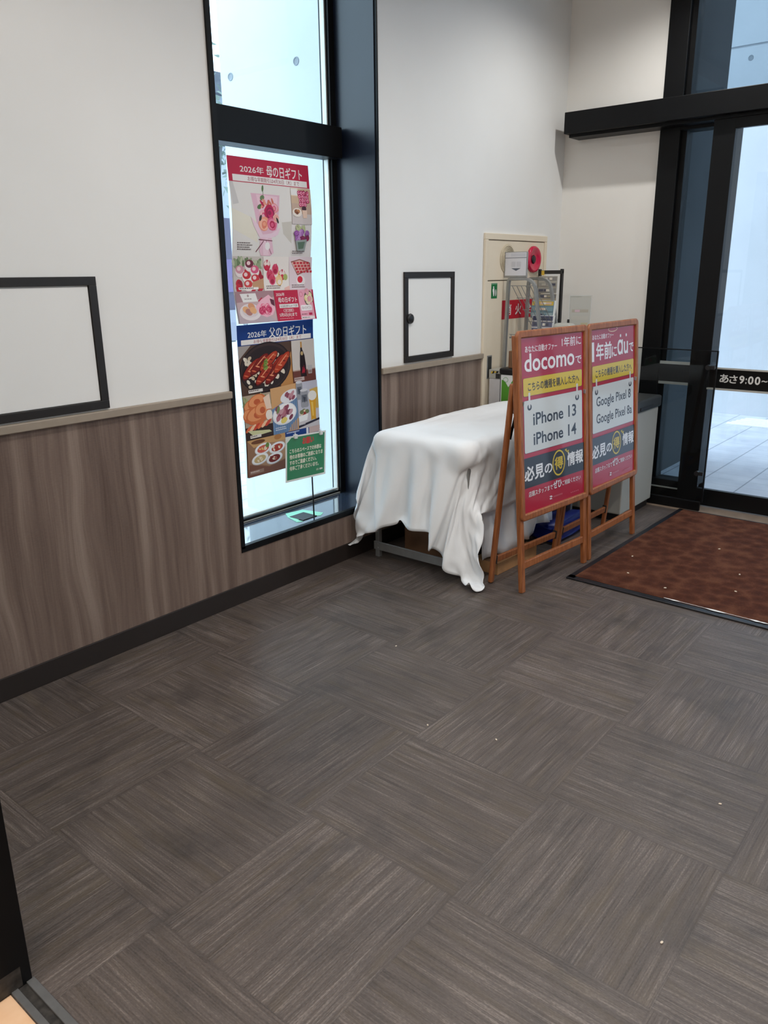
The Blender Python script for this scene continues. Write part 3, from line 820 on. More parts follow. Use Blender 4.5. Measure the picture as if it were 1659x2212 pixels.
p.P([(.25, .48), (.33, .46), (.35, .56), (.28, .56)], rgb(232, 206, 186)); p.E(.31, .60, .045, .05, rgb(236, 226, 214))
for q in range(6): p.E(.04 + q * .05, .67 - q * .004, .05, .017, [rgb(222, 110, 70), rgb(240, 196, 160), rgb(200, 70, 50)][q % 3], -.6)
p.P([(.02, .68), (.3, .70), (.33, .715), (.1, .725)], rgb(206, 206, 160)); p.R(.05, .715, .19, .735, rgb(226, 220, 214)); p.lines(.06, .72, .1, 1, rgb(80, 60, 60), rn)
p.R(.35, .43, .70, .745, rgb(110, 140, 176)); p.P([(.35, .43), (.70, .42), (.70, .49), (.35, .57)], rgb(206, 160, 112)); p.P([(.60, .70), (.70, .66), (.70, .745), (.55, .745)], rgb(206, 160, 112))
for q in range(12): p.P([(.36 + q * .028, .58 - q * .006), (.372 + q * .028, .578 - q * .006), (.392 + q * .026, .74), (.380 + q * .026, .74)], rgb(92, 122, 164))
p.E(.60, .50, .13, .06, rgb(226, 226, 232), -.2, 24); p.E(.515, .615, .165, .105, rgb(226, 226, 230), -.15, 28); p.E(.515, .612, .15, .092, rgb(240, 240, 242), -.15, 28)
for q in range(22): p.E(.42 + rn.random() * .19, .565 + rn.random() * .08, .036, .02, [rgb(140, 70, 90), rgb(176, 110, 126), rgb(120, 54, 76), rgb(196, 150, 160)][q % 4], -.7, 10)
for q in range(9): p.E(.55 + rn.random() * .13, .475 + rn.random() * .04, .03, .016, [rgb(140, 70, 90), rgb(190, 140, 150)][q % 2], -.7, 10)
p.E(.50, .658, .045, .028, rgb(226, 206, 110), -.3); p.leaf(.43, .58, .02, .04, .4, rgb(120, 140, 90)); p.lines(.38, .70, .17, 2, rgb(230, 230, 236), rn)
p.R(.70, .42, 1, .745, rgb(190, 190, 204)); p.P([(.70, .66), (1, .62), (1, .745), (.70, .745)], rgb(206, 200, 204))
for (u, v, a) in ((.74, .47, .045), (.80, .53, .055)):
    p.R(u - a, v - .05, u + a, v + .07, rgb(150, 152, 160), .012); p.R(u - a * .7, v - .02, u + a * .7, v + .03, rgb(96, 100, 112)); p.E(u, v - .052, a, .014, rgb(206, 206, 212)); p.P([(u - .02, v - .01), (u + .02, v), (u, v + .04)], rgb(60, 64, 76))
p.P([(.88, .48), (1, .47), (1, .62), (.96, .62)], rgb(206, 170, 90))
p.P([(.86, .52), (.975, .51), (.955, .60), (.95, .68), (.955, .70), (.875, .705), (.88, .68), (.875, .60)], rgb(222, 164, 46)); p.P([(.89, .57), (.92, .57), (.92, .67), (.90, .67)], rgb(240, 200, 96)); p.E(.915, .525, .062, .05, rgb(236, 234, 230)); p.E(.915, .705, .045, .015, rgb(206, 206, 212))
for q in range(9): p.E(.73 + rn.random() * .10, .62 + rn.random() * .05, .03, .022, [rgb(150, 46, 36), rgb(224, 206, 180), rgb(110, 120, 80)][q % 3], 0, 10)
p.P([(.70, .655), (.84, .645), (.82, .69), (.71, .695)], rgb(236, 236, 236)); p.P([(.70, .72), (1, .69), (1, .705), (.70, .737)], rgb(44, 40, 56)); p.lines(.72, .712, .1, 1, rgb(200, 200, 206), rn)
p.R(.48, .745, 1, 1, BLUE); p.R(.52, .75, .70, .758, rgb(170, 180, 206)); p.R(.80, .745, .83, .80, rgb(230, 230, 236)); p.R(.84, .745, 1, .79, rgb(206, 180, 176))
p.R(0, .745, .50, 1, rgb(150, 112, 86)); p.P([(0, .745), (.5, .745), (.5, .80), (.30, .79), (.08, .80)], rgb(200, 156, 104)); p.E(.14, .765, .09, .02, rgb(112, 70, 44)); p.E(.40, .762, .05, .026, rgb(176, 120, 70))
p.P([(.02, .91), (.28, .955), (.50, .93), (.50, 1), (0, 1)], rgb(128, 84, 68)); p.P([(.05, .90), (.17, .80), (.50, .79), (.50, .925), (.28, .95)], rgb(176, 138, 108))
for (u, v, c0, c1) in ((.20, .82, rgb(206, 96, 80), rgb(226, 190, 120)), (.385, .835, rgb(170, 62, 46), rgb(206, 110, 80)), (.155, .885, rgb(196, 170, 120), rgb(216, 196, 150)), (.345, .905, rgb(120, 36, 34), rgb(160, 60, 50))):
    p.E(u, v, .11, .056, rgb(206, 206, 212), -.12, 22); p.E(u, v - .002, .104, .05, rgb(240, 240, 242), -.12, 22); p.E(u, v, .078, .036, c0, -.12, 16)
    for q in range(9): p.E(u + rn.uniform(-.05, .05), v + rn.uniform(-.014, .014), .018, .011, [c1, c0, rgb(232, 214, 190)][q % 3], rn.uniform(-1, 1), 8)
p.leaf(.255, .80, .025, .025, .3, rgb(110, 140, 70)); p.R(.02, .955, .2, .98, rgb(160, 130, 116)); p.lines(.03, .962, .14, 1, rgb(226, 214, 206), rn)
w2 = stepped(lambda y: 0.007 * math.sin(y * 8 + 0.5), 0.745, 30)
o = p.build('gift_poster', M_['print'], lambda x, y, z: (2.143 + x + 0.008 * y, 0.238 + w2(y) - z, 1.254 - y + 0.012 * x), cuts=30)
tag(o, "lower window poster with blue header and food photographs for a father's day gift offer", 'poster', 'gift posters hung on the window pane')

# ------------------------------------------------------------------ green notice on a wire stand, mint sheet beneath
ns = tag(empty('notice_stand', (2.43, 0.10, WZ0 + 0.0125)), 'green notice card clipped to a thin black wire stand on the window sill', 'sign')
MB().box(-0.09, 0.012, -0.05, 0.05, 0.0, 0.0035, 0.001).build('base_plate', M_['black_plastic'], ns)
MB().tube([(0, -0.04, 0.003), (-0.006, -0.043, 0.2), (-0.016, -0.047, 0.44)], 0.0038, 8).build('rod', M_['black_plastic'], ns, smooth=True)
g = Sheet(0.286, 0.228, rgb(222, 226, 222), 0.00004)
g.rect(.010, .008, .276, .218, rgb(22, 104, 70)); g.rect(.012, .010, .274, .216, rgb(34, 124, 82))
g.poly([(.0, .0), (.0, .0), (.05, .0), (.0, .04)][1:], rgb(206, 214, 210))
g.text('お願い', .118, .018, .196, .05, rgb(196, 40, 44), .05)
CREAM = rgb(232, 232, 214)
for q, (t, e) in enumerate((('こちらのスペースでの休憩は', .252), ('他のお客様のご迷惑になりま', .262), ('すのでご遠慮ください。', .216), ('何卒ご了承くださいませ。', .232))):
    g.text(t, .028, .064 + q * .029, e, .086 + q * .029, CREAM, .022)
g.text('店長', .216, .188, .234, .199, CREAM); g.rect(.24, .189, .262, .198, rgb(196, 206, 200))
R_ = math.radians(-3.6)
o = g.build('card', M_['print_gloss'], lambda x, y, z: (-0.196 + x * math.cos(R_) - (0.228 - y) * math.sin(R_) - 0.008, -0.054 - z, 0.224 + x * math.sin(R_) * 0.55 + (0.228 - y) * math.cos(R_)), ns, cuts=0)
for u in (0.055, 0.235):
    MB().box(-0.19 + u, -0.17 + u, -0.064, -0.050, 0.437 - u * .05, 0.458 - u * .05, 0.002).tube([(-0.18 + u, -0.06, 0.455 - u * .05), (-0.186 + u, -0.052, 0.47 - u * .05), (-0.174 + u, -0.052, 0.47 - u * .05), (-0.18 + u, -0.06, 0.455 - u * .05)], 0.0012, 6).build('clip', M_['clear_plastic'], ns)
mb = MB()
pts = [(2.335, 0.155), (2.37, 0.205), (2.475, 0.185), (2.505, 0.06), (2.46, 0.035), (2.44, 0.05), (2.44, 0.075), (2.33, 0.075), (2.33, 0.035), (2.30, 0.05)]
mb.prism([(x - 2.4, y - 0.11) for x, y in pts], 'z', 0, 0.0015)
mb.bm.normal_update()
o = mb.build('paper_sheet', M_['mint']); o.location = (2.4, 0.115, WZ0 + 0.0122)
tag(o, 'mint green paper lying under the wire stand on the window sill', 'paper')

# ------------------------------------------------------------------ wall hatches
def hatch(x0, x1, z0, z1, t, label, knob):
    cx = (x0 + x1) / 2
    h = tag(empty('access_panel', (cx, 0, z0)), label, 'access panel', 'framed access panels in the side wall')
    hw = (x1 - x0) / 2; H = z1 - z0
    m = MB()
    for b4 in ((-hw, hw, 0, t), (-hw, hw, H - t, H), (-hw, -hw + t, t, H - t), (hw - t, hw, t, H - t)):
        m.box(b4[0], b4[1], -0.012, 0.0, b4[2], b4[3], 0.0015)
    m.build('frame', M_['frame_brown'], h)
    MB().box(-hw + t + .002, hw - t - .002, -0.006, 0.0, t + .002, H - t - .004, 0.001).build('panel', M_['wall'], h)
    if knob:
        MB().lathe([(0.0, 0.0), (0.026, 0.0), (0.028, -0.005), (0.025, -0.012), (0.014, -0.016), (0.0, -0.017)], (-hw + t + .012, -0.010, 0.238), 'y', 24).build('knob', M_['black_plastic'], h, smooth=True)
hatch(0.30, 1.282, 1.004, 1.484, 0.031, 'larger wall access panel with dark brown frame, cut off at the left', False)
hatch(3.118, 3.593, 1.006, 1.490, 0.032, 'smaller wall access panel with black knob right of the window', True)
# ------------------------------------------------------------------ hydrant cabinet
hc = tag(empty('hydrant_cabinet', (4.298, 0, 0)), 'cream fire hydrant cabinet with speaker grille and red alarm lamp in the corner', 'fire hydrant cabinet')
m = MB()
m.box(-.387, .387, -.018, 0, 1.675, 1.712, .003).box(-.387, -.355, -.018, 0, 0, 1.675, .003).box(.355, .387, -.018, 0, 0, 1.675, .003).box(-.355, .355, -.018, 0, 0, .05, .003)
m.build('frame', M_['cream'], hc)
MB().box(-.355, .355, -.004, -.001, .05, 1.675).build('seam_backing', M_['seam'], hc)
MB().box(-.352, .352, -.013, 0, 1.436, 1.671, .002).build('upper_panel', M_['cream'], hc)
ld = MB().box(-.352, .352, -.013, 0, .053, 1.430, .002).build('door', M_['cream'], hc)
MB().box(-.333, -.277, -.016, 0, .83, .976, .002).build('recessed_handle', M_['alu'], ld)
MB().box(-.325, -.285, -.0175, 0, .838, .968, .001).build('handle_cup', M_['dark_lid'], ld)
m = MB().lathe([(0, 0), (.088, 0), (.09, -.003), (.086, -.005), (0, -.004)], (-.123, -.013, 1.563), 'y', 40)
for q in range(8):
    r = .012 + q * .0095
    m.tube([(-.123 + r * math.cos(a), -.0185, 1.563 + r * math.sin(a)) for a in [2 * math.pi * s / 32 for s in range(32)]], .0028, 5, closed=True)
m.build('speaker_grille', plain('beige_grille', rgb(196, 184, 160), 0.5), hc, smooth=True)
al = MB().lathe([(.03, -.004), (.05, -.010), (.068, -.019), (.078, -.020), (.084, -.012), (.085, 0), (.0, 0)], (.205, -.013, 1.562), 'y', 40).build('alarm_lamp', M_['red_plastic'], hc, smooth=True)
MB().lathe([(0, -.012), (.022, -.011), (.028, -.005), (0, -.003)], (.205, -.013, 1.562), 'y', 24).build('push_button', M_['black_plastic'], al, smooth=True)
s = Sheet(.40, .118, rgb(196, 16, 46), .0004)
for q, ch in enumerate('消火栓'):
    s.text(ch, .04 + q * .125, .026, .115 + q * .125, .094, WHITE, .02)
s.build('red_label', M_['print'], flat_map((-.172, -.0135, 1.310), (1, 0, 0), (0, 0, -1), (0, -1, 0)), ld)
s = Sheet(.07, .092, rgb(14, 112, 60), .0004)
s.rect(.004, .004, .066, .006, rgb(180, 214, 190))
s.ell(.026, .024, .006, .006, WHITE); s.poly([(.020, .03), (.034, .03), (.036, .055), (.032, .078), (.024, .078), (.018, .055)], WHITE); s.poly([(.014, .036), (.02, .032), (.02, .05), (.014, .052)], WHITE)
s.ring(.050, .058, .009, .020, .003, WHITE); s.ring(.050, .058, .004, .013, .0025, WHITE)
s.build('green_pictogram', M_['print'], flat_map((-.306, -.0135, 1.418), (1, 0, 0), (0, 0, -1), (0, -1, 0)), ld)

# ------------------------------------------------------------------ table, cloth, things beneath
tb = tag(empty('folding_table', (3.3, -0.42, 0)), 'grey metal folding table mostly hidden under the white cloth', 'table')
MB().box(-.585, .61, -.272, .262, .66, .682, .006).build('tabletop', M_['light_grey'], tb)
for x in (-.55, .58):
    for y in (-.26, .31):
        MB().box(x - .013, x + .013, y - .013, y + .013, 0, .665, .002).build('leg', M_['alu'], tb)
    m = MB().box(x - .018, x - .008, -.28, .33, .042, .088, .002)
    for y in (-.27, -.25, .30, .32):
        for z in (.055, .075):
            m.lathe([(0, 0), (.004, 0), (.003, -.002), (0, -.003)], (x - .018, y, z), 'x', 8)
    m.build('stretcher', M_['alu'], tb)
# shape of the hanging cloth, row by row, as x y z in millimetres
CLOTH = [
2628,-822,6,2640,-831,10,2652,-841,11,2682,-842,28,2677,-819,36,2706,-817,58,2690,-823,93,2668,-814,121,2671,-789,153,2675,-793,182,2698,-799,216,2715,-800,250,2731,-790,279,2744,-785,313,2735,-772,345,2767,-755,335,2765,-733,325,2793,-729,343,2800,-742,352,2835,-746,343,2870,-744,340,2906,-743,338,2942,-742,337,2978,-741,336,3014,-739,335,3051,-738,334,3087,-736,334,3123,-735,334,3158,-734,334,3194,-732,334,3230,-731,334,3266,-730,334,3302,-729,334,3334,-728,334,3365,-730,334,3397,-730,334,3429,-725,335,3460,-728,335,3492,-731,335,3523,-726,335,3555,-728,335,3587,-726,335,3618,-724,335,3650,-724,335,3681,-723,335,3713,-720,335,3745,-720,335,3776,-721,335,3808,-716,335,3840,-713,335,3871,-712,335,3903,-713,335,3935,-711,335,
2612,-807,22,2634,-816,21,2661,-816,16,2697,-820,12,2694,-809,37,2691,-810,65,2670,-804,97,2686,-799,129,2698,-791,167,2681,-782,196,2688,-784,235,2718,-774,259,2717,-778,291,2730,-774,321,2752,-769,350,2766,-756,351,2780,-731,338,2801,-715,348,2810,-748,361,2840,-751,369,2875,-752,365,2909,-740,365,2944,-741,364,2980,-742,363,3016,-741,362,3052,-737,361,3088,-735,361,3124,-737,361,3160,-736,361,3195,-732,361,3231,-730,361,3267,-731,361,3303,-729,361,3334,-729,361,3366,-729,361,3398,-730,362,3429,-726,362,3461,-729,362,3492,-730,362,3524,-726,362,3555,-728,362,3587,-726,362,3618,-724,362,3650,-725,362,3682,-723,362,3713,-721,362,3745,-720,362,3777,-722,362,3808,-718,362,3840,-716,362,3871,-715,362,3903,-714,362,3935,-713,362,
2619,-791,45,2649,-795,33,2675,-804,34,2709,-790,23,2709,-792,59,2699,-789,81,2691,-793,117,2676,-774,145,2691,-768,180,2705,-775,216,2690,-759,248,2716,-764,270,2733,-760,300,2725,-758,333,2739,-759,368,2767,-746,356,2778,-743,361,2806,-718,365,2821,-743,384,2849,-737,384,2882,-744,386,2915,-747,391,2949,-737,390,2984,-742,390,3020,-740,389,3056,-741,388,3091,-734,388,3126,-733,388,3162,-736,388,3198,-733,388,3233,-729,388,3269,-730,388,3304,-730,388,3336,-728,388,3368,-729,389,3399,-729,389,3431,-726,389,3462,-728,389,3494,-729,389,3525,-726,389,3557,-727,389,3588,-727,389,3619,-725,389,3651,-725,389,3682,-724,389,3714,-722,389,3746,-722,389,3777,-723,389,3809,-720,389,3840,-717,389,3871,-717,389,3903,-717,389,3935,-715,389,
2633,-774,50,2649,-784,32,2680,-782,14,2703,-774,37,2702,-780,64,2684,-772,97,2698,-767,132,2688,-754,165,2688,-750,201,2696,-753,232,2715,-753,261,2734,-744,286,2715,-751,313,2734,-736,341,2755,-736,367,2770,-743,375,2787,-733,381,2810,-725,388,2841,-725,386,2858,-749,405,2891,-737,406,2922,-742,415,2955,-738,417,2990,-739,416,3025,-742,416,3060,-742,415,3095,-736,415,3130,-731,415,3166,-734,415,3202,-734,415,3237,-728,415,3272,-729,415,3307,-729,416,3339,-729,416,3370,-729,416,3401,-728,416,3433,-727,416,3464,-728,416,3495,-730,416,3527,-726,416,3558,-729,416,3589,-725,416,3621,-725,416,3652,-726,416,3684,-724,416,3715,-723,416,3746,-722,416,3778,-724,416,3809,-721,416,3840,-720,416,3872,-719,416,3903,-719,416,3935,-717,416,
2628,-761,21,2658,-764,14,2687,-754,29,2702,-757,53,2706,-753,82,2691,-748,111,2684,-744,149,2694,-740,182,2715,-746,211,2705,-730,248,2720,-729,276,2717,-734,306,2722,-741,336,2731,-735,362,2747,-734,394,2772,-724,392,2795,-715,397,2823,-731,408,2846,-719,408,2873,-732,419,2902,-750,427,2931,-735,436,2963,-738,442,2997,-733,442,3031,-741,443,3066,-741,442,3101,-738,442,3136,-730,442,3171,-732,442,3206,-735,442,3241,-728,442,3276,-728,443,3310,-729,443,3342,-728,443,3373,-729,443,3404,-728,443,3435,-726,443,3467,-729,443,3498,-729,443,3529,-726,443,3560,-729,443,3591,-726,443,3622,-726,443,3654,-726,443,3685,-725,443,3716,-724,443,3747,-723,443,3779,-724,443,3810,-722,443,3841,-721,443,3872,-720,443,3904,-721,443,3935,-718,443,
2649,-736,19,2667,-744,41,2694,-726,42,2688,-742,72,2701,-733,104,2709,-744,139,2698,-722,168,2698,-724,204,2720,-722,232,2711,-715,266,2713,-715,298,2728,-722,328,2711,-731,355,2737,-718,378,2766,-711,398,2788,-707,409,2801,-722,421,2829,-717,424,2855,-722,433,2879,-738,442,2909,-741,449,2940,-749,457,2971,-735,463,3002,-736,469,3038,-734,468,3072,-741,469,3107,-738,469,3141,-731,469,3176,-730,469,3211,-735,469,3246,-728,470,3281,-728,470,3314,-729,470,3345,-728,470,3376,-729,470,3408,-728,470,3439,-726,470,3469,-729,470,3501,-729,470,3532,-726,470,3562,-729,470,3593,-726,470,3624,-728,470,3655,-726,470,3686,-725,470,3718,-725,470,3749,-724,470,3780,-725,470,3811,-723,470,3842,-723,470,3873,-721,470,3904,-722,470,3935,-719,470,
2655,-711,30,2683,-718,43,2679,-725,72,2694,-722,96,2687,-722,129,2703,-718,156,2707,-706,189,2710,-710,220,2699,-711,248,2709,-700,284,2712,-703,316,2723,-705,350,2715,-717,380,2737,-729,405,2760,-713,424,2783,-695,436,2804,-718,448,2839,-716,450,2861,-737,456,2894,-725,461,2915,-751,474,2947,-739,480,2981,-745,484,3011,-734,491,3043,-736,495,3078,-737,496,3113,-737,496,3147,-731,496,3182,-729,496,3217,-734,497,3251,-728,497,3286,-728,497,3318,-729,497,3349,-728,497,3380,-728,497,3411,-728,497,3442,-726,497,3473,-729,497,3503,-729,498,3534,-727,498,3565,-729,498,3596,-727,498,3626,-728,497,3657,-726,497,3688,-726,497,3719,-726,497,3750,-724,497,3781,-726,497,3811,-723,498,3842,-724,497,3873,-722,497,3904,-723,497,3935,-721,497,
2681,-700,45,2663,-704,62,2666,-706,86,2679,-708,118,2684,-704,147,2695,-692,174,2699,-695,207,2697,-700,243,2705,-696,274,2694,-705,309,2707,-694,342,2708,-703,372,2737,-702,395,2749,-713,422,2770,-727,443,2787,-706,461,2816,-702,467,2846,-716,478,2866,-738,484,2898,-729,489,2924,-740,498,2957,-749,502,2987,-737,510,3021,-742,512,3049,-731,522,3084,-736,523,3119,-736,523,3153,-732,524,3188,-729,524,3222,-733,524,3256,-728,524,3291,-728,524,3322,-729,524,3353,-728,524,3384,-728,525,3414,-728,524,3445,-727,525,3476,-728,525,3506,-729,525,3537,-727,525,3567,-730,525,3598,-726,525,3629,-728,525,3659,-727,525,3690,-726,525,3720,-726,525,3751,-725,525,3782,-727,524,3812,-724,525,3843,-725,525,3874,-723,524,3904,-725,524,3935,-723,524,
2663,-684,49,2669,-677,76,2661,-682,110,2671,-688,135,2681,-680,166,2679,-688,200,2693,-677,230,2701,-679,265,2698,-685,299,2703,-687,333,2692,-700,367,2716,-692,395,2731,-710,422,2755,-700,448,2772,-715,469,2802,-720,480,2819,-700,495,2841,-726,502,2873,-725,508,2903,-740,514,2935,-728,520,2962,-747,530,2996,-749,532,3028,-734,537,3061,-741,542,3090,-729,550,3124,-733,550,3158,-733,551,3193,-729,551,3227,-732,551,3261,-727,551,3295,-728,551,3326,-728,552,3357,-728,552,3387,-728,552,3418,-728,552,3448,-727,552,3479,-728,552,3509,-728,552,3539,-728,552,3570,-729,552,3600,-727,552,3630,-728,552,3661,-727,552,3691,-727,552,3722,-726,552,3752,-725,552,3783,-728,552,3813,-725,552,3844,-726,552,3874,-724,552,3904,-726,552,3935,-724,552,
2639,-663,59,2646,-659,92,2645,-676,123,2655,-668,155,2659,-678,190,2669,-668,222,2680,-670,257,2689,-666,288,2708,-672,319,2708,-680,354,2703,-682,391,2710,-697,423,2744,-694,441,2748,-711,472,2775,-705,492,2798,-724,507,2819,-706,522,2843,-725,530,2876,-724,536,2905,-740,542,2938,-735,547,2969,-735,553,3000,-746,560,3034,-743,563,3066,-730,567,3099,-739,571,3130,-727,577,3163,-732,578,3197,-731,578,3231,-732,578,3265,-727,579,3299,-729,579,3330,-728,579,3360,-728,579,3390,-728,579,3421,-728,579,3451,-728,579,3481,-728,579,3511,-728,579,3541,-727,579,3572,-729,579,3602,-727,579,3632,-729,579,3663,-727,579,3693,-728,579,3723,-726,579,3753,-727,579,3784,-728,579,3814,-726,579,3844,-727,579,3874,-726,579,3905,-727,579,3935,-726,579,
2612,-648,72,2620,-652,106,2629,-654,141,2638,-656,175,2647,-659,209,2656,-664,245,2665,-668,280,2676,-677,314,2693,-668,345,2713,-667,376,2729,-679,407,2720,-682,443,2737,-698,468,2762,-695,492,2771,-716,517,2801,-714,533,2821,-721,545,2849,-718,556,2876,-730,563,2906,-739,569,2940,-738,574,2972,-728,579,3004,-739,586,3037,-742,590,3070,-737,593,3103,-729,596,3136,-738,601,3168,-725,604,3201,-732,605,3234,-731,606,3268,-727,606,3302,-729,606,3332,-728,606,3362,-727,606,3393,-728,606,3423,-729,606,3453,-728,606,3483,-728,606,3513,-727,606,3543,-727,606,3573,-729,606,3603,-727,606,3634,-728,606,3664,-727,606,3694,-727,606,3724,-727,606,3754,-727,606,3784,-728,606,3814,-728,606,3844,-728,606,3875,-727,606,3905,-728,606,3935,-727,606,
2603,-630,93,2607,-644,125,2624,-645,158,2638,-641,192,2652,-641,226,2667,-642,260,2681,-646,294,2692,-654,329,2694,-663,366,2695,-672,401,2714,-673,432,2735,-675,463,2738,-690,493,2755,-699,518,2771,-705,541,2794,-719,559,2819,-732,569,2846,-718,583,2874,-728,590,2905,-738,596,2939,-736,602,2972,-729,607,3005,-730,612,3037,-739,617,3071,-736,621,3104,-729,623,3137,-732,627,3170,-730,631,3203,-731,632,3237,-730,633,3271,-727,633,3304,-729,633,3334,-728,633,3364,-727,633,3394,-728,633,3424,-729,633,3454,-727,633,3484,-728,633,3514,-727,633,3544,-728,633,3574,-729,633,3605,-727,633,3634,-728,633,3665,-727,633,3695,-727,633,3725,-727,633,3755,-728,633,3785,-728,633,3815,-728,633,3845,-728,633,3875,-727,633,3905,-728,633,3935,-727,633,
2629,-625,116,2617,-626,148,2614,-634,182,2620,-647,215,2634,-656,248,2650,-660,281,2665,-660,315,2678,-658,350,2688,-654,385,2703,-653,419,2715,-665,452,2718,-679,485,2736,-684,514,2749,-695,542,2772,-692,564,2782,-721,580,2811,-727,594,2838,-725,608,2870,-728,617,2902,-736,623,2936,-734,629,2969,-730,634,3003,-728,639,3036,-731,644,3070,-732,647,3104,-730,650,3137,-726,653,3170,-733,658,3204,-729,659,3237,-729,660,3271,-728,660,3305,-728,660,3335,-728,660,3365,-727,660,3395,-728,660,3425,-728,660,3455,-727,660,3485,-728,660,3515,-727,661,3545,-728,660,3575,-728,661,3605,-727,661,3635,-728,661,3665,-728,660,3695,-727,660,3725,-728,660,3755,-728,660,3785,-728,660,3815,-727,660,3845,-728,660,3875,-728,660,3905,-728,660,3935,-727,660,
2651,-608,131,2645,-620,162,2643,-629,195,2641,-630,230,2642,-634,265,2644,-641,301,2651,-650,336,2661,-660,371,2674,-669,405,2690,-673,437,2704,-671,471,2717,-667,505,2735,-672,534,2746,-683,563,2762,-696,587,2780,-728,597,2802,-735,614,2831,-734,632,2864,-735,641,2898,-733,649,2931,-731,655,2965,-729,661,2999,-727,666,3033,-727,670,3068,-726,674,3102,-727,678,3136,-727,681,3170,-726,684,3203,-725,687,3237,-724,687,3271,-724,687,3305,-724,687,3335,-724,687,3365,-724,687,3395,-724,687,3425,-724,688,3455,-724,687,3485,-724,688,3515,-724,688,3545,-724,688,3575,-724,688,3605,-724,687,3635,-724,687,3665,-724,688,3695,-724,687,3725,-724,687,3755,-724,688,3785,-725,688,3815,-724,687,3845,-724,687,3875,-724,687,3905,-724,687,3935,-724,687,
2666,-583,146,2663,-597,177,2662,-609,209,2668,-620,241,2671,-629,275,2674,-635,310,2678,-640,346,2681,-645,382,2686,-651,418,2692,-657,454,2697,-664,490,2704,-674,524,2719,-686,554,2735,-677,581,2749,-717,591,2764,-738,616,2792,-740,641,2826,-740,650,2859,-729,663,2891,-728,675,2926,-727,682,2961,-724,687,2996,-722,692,3030,-719,695,3065,-716,698,3100,-714,700,3134,-711,703,3169,-708,704,3203,-706,707,3237,-704,705,3271,-704,705,3305,-705,706,3335,-704,705,3365,-704,705,3395,-704,705,3425,-705,707,3455,-704,705,3485,-705,707,3515,-704,706,3545,-704,706,3575,-704,706,3605,-704,705,3635,-704,706,3665,-705,707,3695,-705,706,3725,-704,706,3755,-704,705,3785,-704,705,3815,-704,705,3845,-704,705,3875,-704,705,3905,-705,706,3935,-706,707,
2654,-558,162,2666,-569,192,2669,-581,224,2671,-592,257,2674,-601,290,2678,-610,324,2682,-617,359,2686,-624,395,2689,-631,431,2693,-640,467,2699,-647,503,2711,-653,538,2724,-661,569,2724,-700,588,2736,-724,602,2754,-728,638,2787,-730,661,2820,-728,673,2852,-725,694,2886,-716,700,2922,-710,703,2957,-705,705,2992,-700,705,3028,-695,705,3063,-691,705,3098,-687,706,3133,-684,707,3168,-681,709,3203,-679,713,3237,-679,711,3271,-679,713,3305,-679,712,3335,-679,711,3365,-679,712,3395,-679,711,3425,-679,712,3455,-679,711,3485,-679,711,3515,-679,712,3545,-679,711,3575,-679,712,3605,-679,712,3635,-679,711,3665,-679,712,3695,-679,711,3725,-679,712,3755,-679,713,3785,-679,713,3815,-679,713,3845,-679,713,3875,-679,712,3905,-679,712,3935,-679,713,
2626,-552,177,2636,-561,200,2640,-574,232,2644,-588,265,2647,-600,299,2651,-612,334,2655,-623,369,2660,-632,405,2667,-640,441,2674,-647,477,2684,-654,514,2692,-663,549,2696,-682,571,2684,-713,589,2721,-744,635,2746,-735,689,2778,-725,703,2817,-711,704,2850,-692,707,2883,-688,708,2918,-683,705,2954,-678,705,2990,-673,705,3026,-669,706,3061,-665,707,3097,-661,708,3132,-657,710,3168,-654,711,3203,-652,712,3237,-652,711,3271,-652,711,3305,-652,713,3335,-652,711,3365,-652,713,3395,-652,713,3425,-652,712,3455,-652,712,3485,-652,713,3515,-652,712,3545,-652,711,3575,-652,711,3605,-652,712,3635,-652,711,3665,-652,712,3695,-652,712,3725,-652,713,3755,-652,711,3785,-652,712,3815,-652,712,3845,-652,713,3875,-652,712,3905,-652,711,3935,-652,711,
2601,-559,163,2609,-574,195,2613,-586,232,2618,-598,269,2624,-608,305,2632,-617,342,2640,-623,379,2650,-629,415,2660,-634,452,2670,-640,488,2680,-647,524,2693,-650,561,2673,-663,589,2672,-678,630,2668,-713,683,2728,-711,718,2770,-685,711,2808,-676,708,2842,-668,715,2880,-662,714,2916,-657,711,2952,-652,711,2988,-648,712,3024,-643,712,3060,-639,712,3096,-635,711,3132,-631,711,3167,-627,711,3203,-625,712,3237,-625,711,3271,-625,712,3305,-625,712,3335,-625,712,3365,-625,712,3395,-625,712,3425,-625,711,3455,-625,711,3485,-625,712,3515,-625,712,3545,-625,712,3575,-625,712,3605,-625,713,3635,-625,711,3665,-625,713,3695,-625,712,3725,-625,713,3755,-625,713,3785,-625,712,3815,-625,711,3845,-625,712,3875,-625,713,3905,-625,713,3935,-625,712,
2597,-552,170,2597,-558,205,2609,-570,241,2618,-580,278,2627,-589,315,2635,-597,352,2643,-604,389,2651,-611,425,2658,-617,462,2665,-623,498,2672,-629,533,2682,-633,568,2685,-640,596,2670,-648,644,2669,-660,695,2727,-656,716,2767,-650,710,2805,-645,708,2842,-641,707,2878,-637,707,2914,-631,707,2951,-626,707,2987,-621,708,3023,-617,708,3059,-612,709,3095,-608,710,3131,-604,711,3167,-601,712,3203,-598,713,3237,-598,712,3271,-598,712,3305,-598,712,3335,-598,711,3365,-598,712,3395,-598,711,3425,-598,713,3455,-598,713,3485,-598,712,3515,-598,712,3545,-598,713,3575,-598,712,3605,-598,712,3635,-598,712,3665,-598,713,3695,-598,713,3725,-598,711,3755,-598,711,3785,-598,713,3815,-598,712,3845,-598,712,3875,-598,712,3905,-598,711,3935,-598,713,
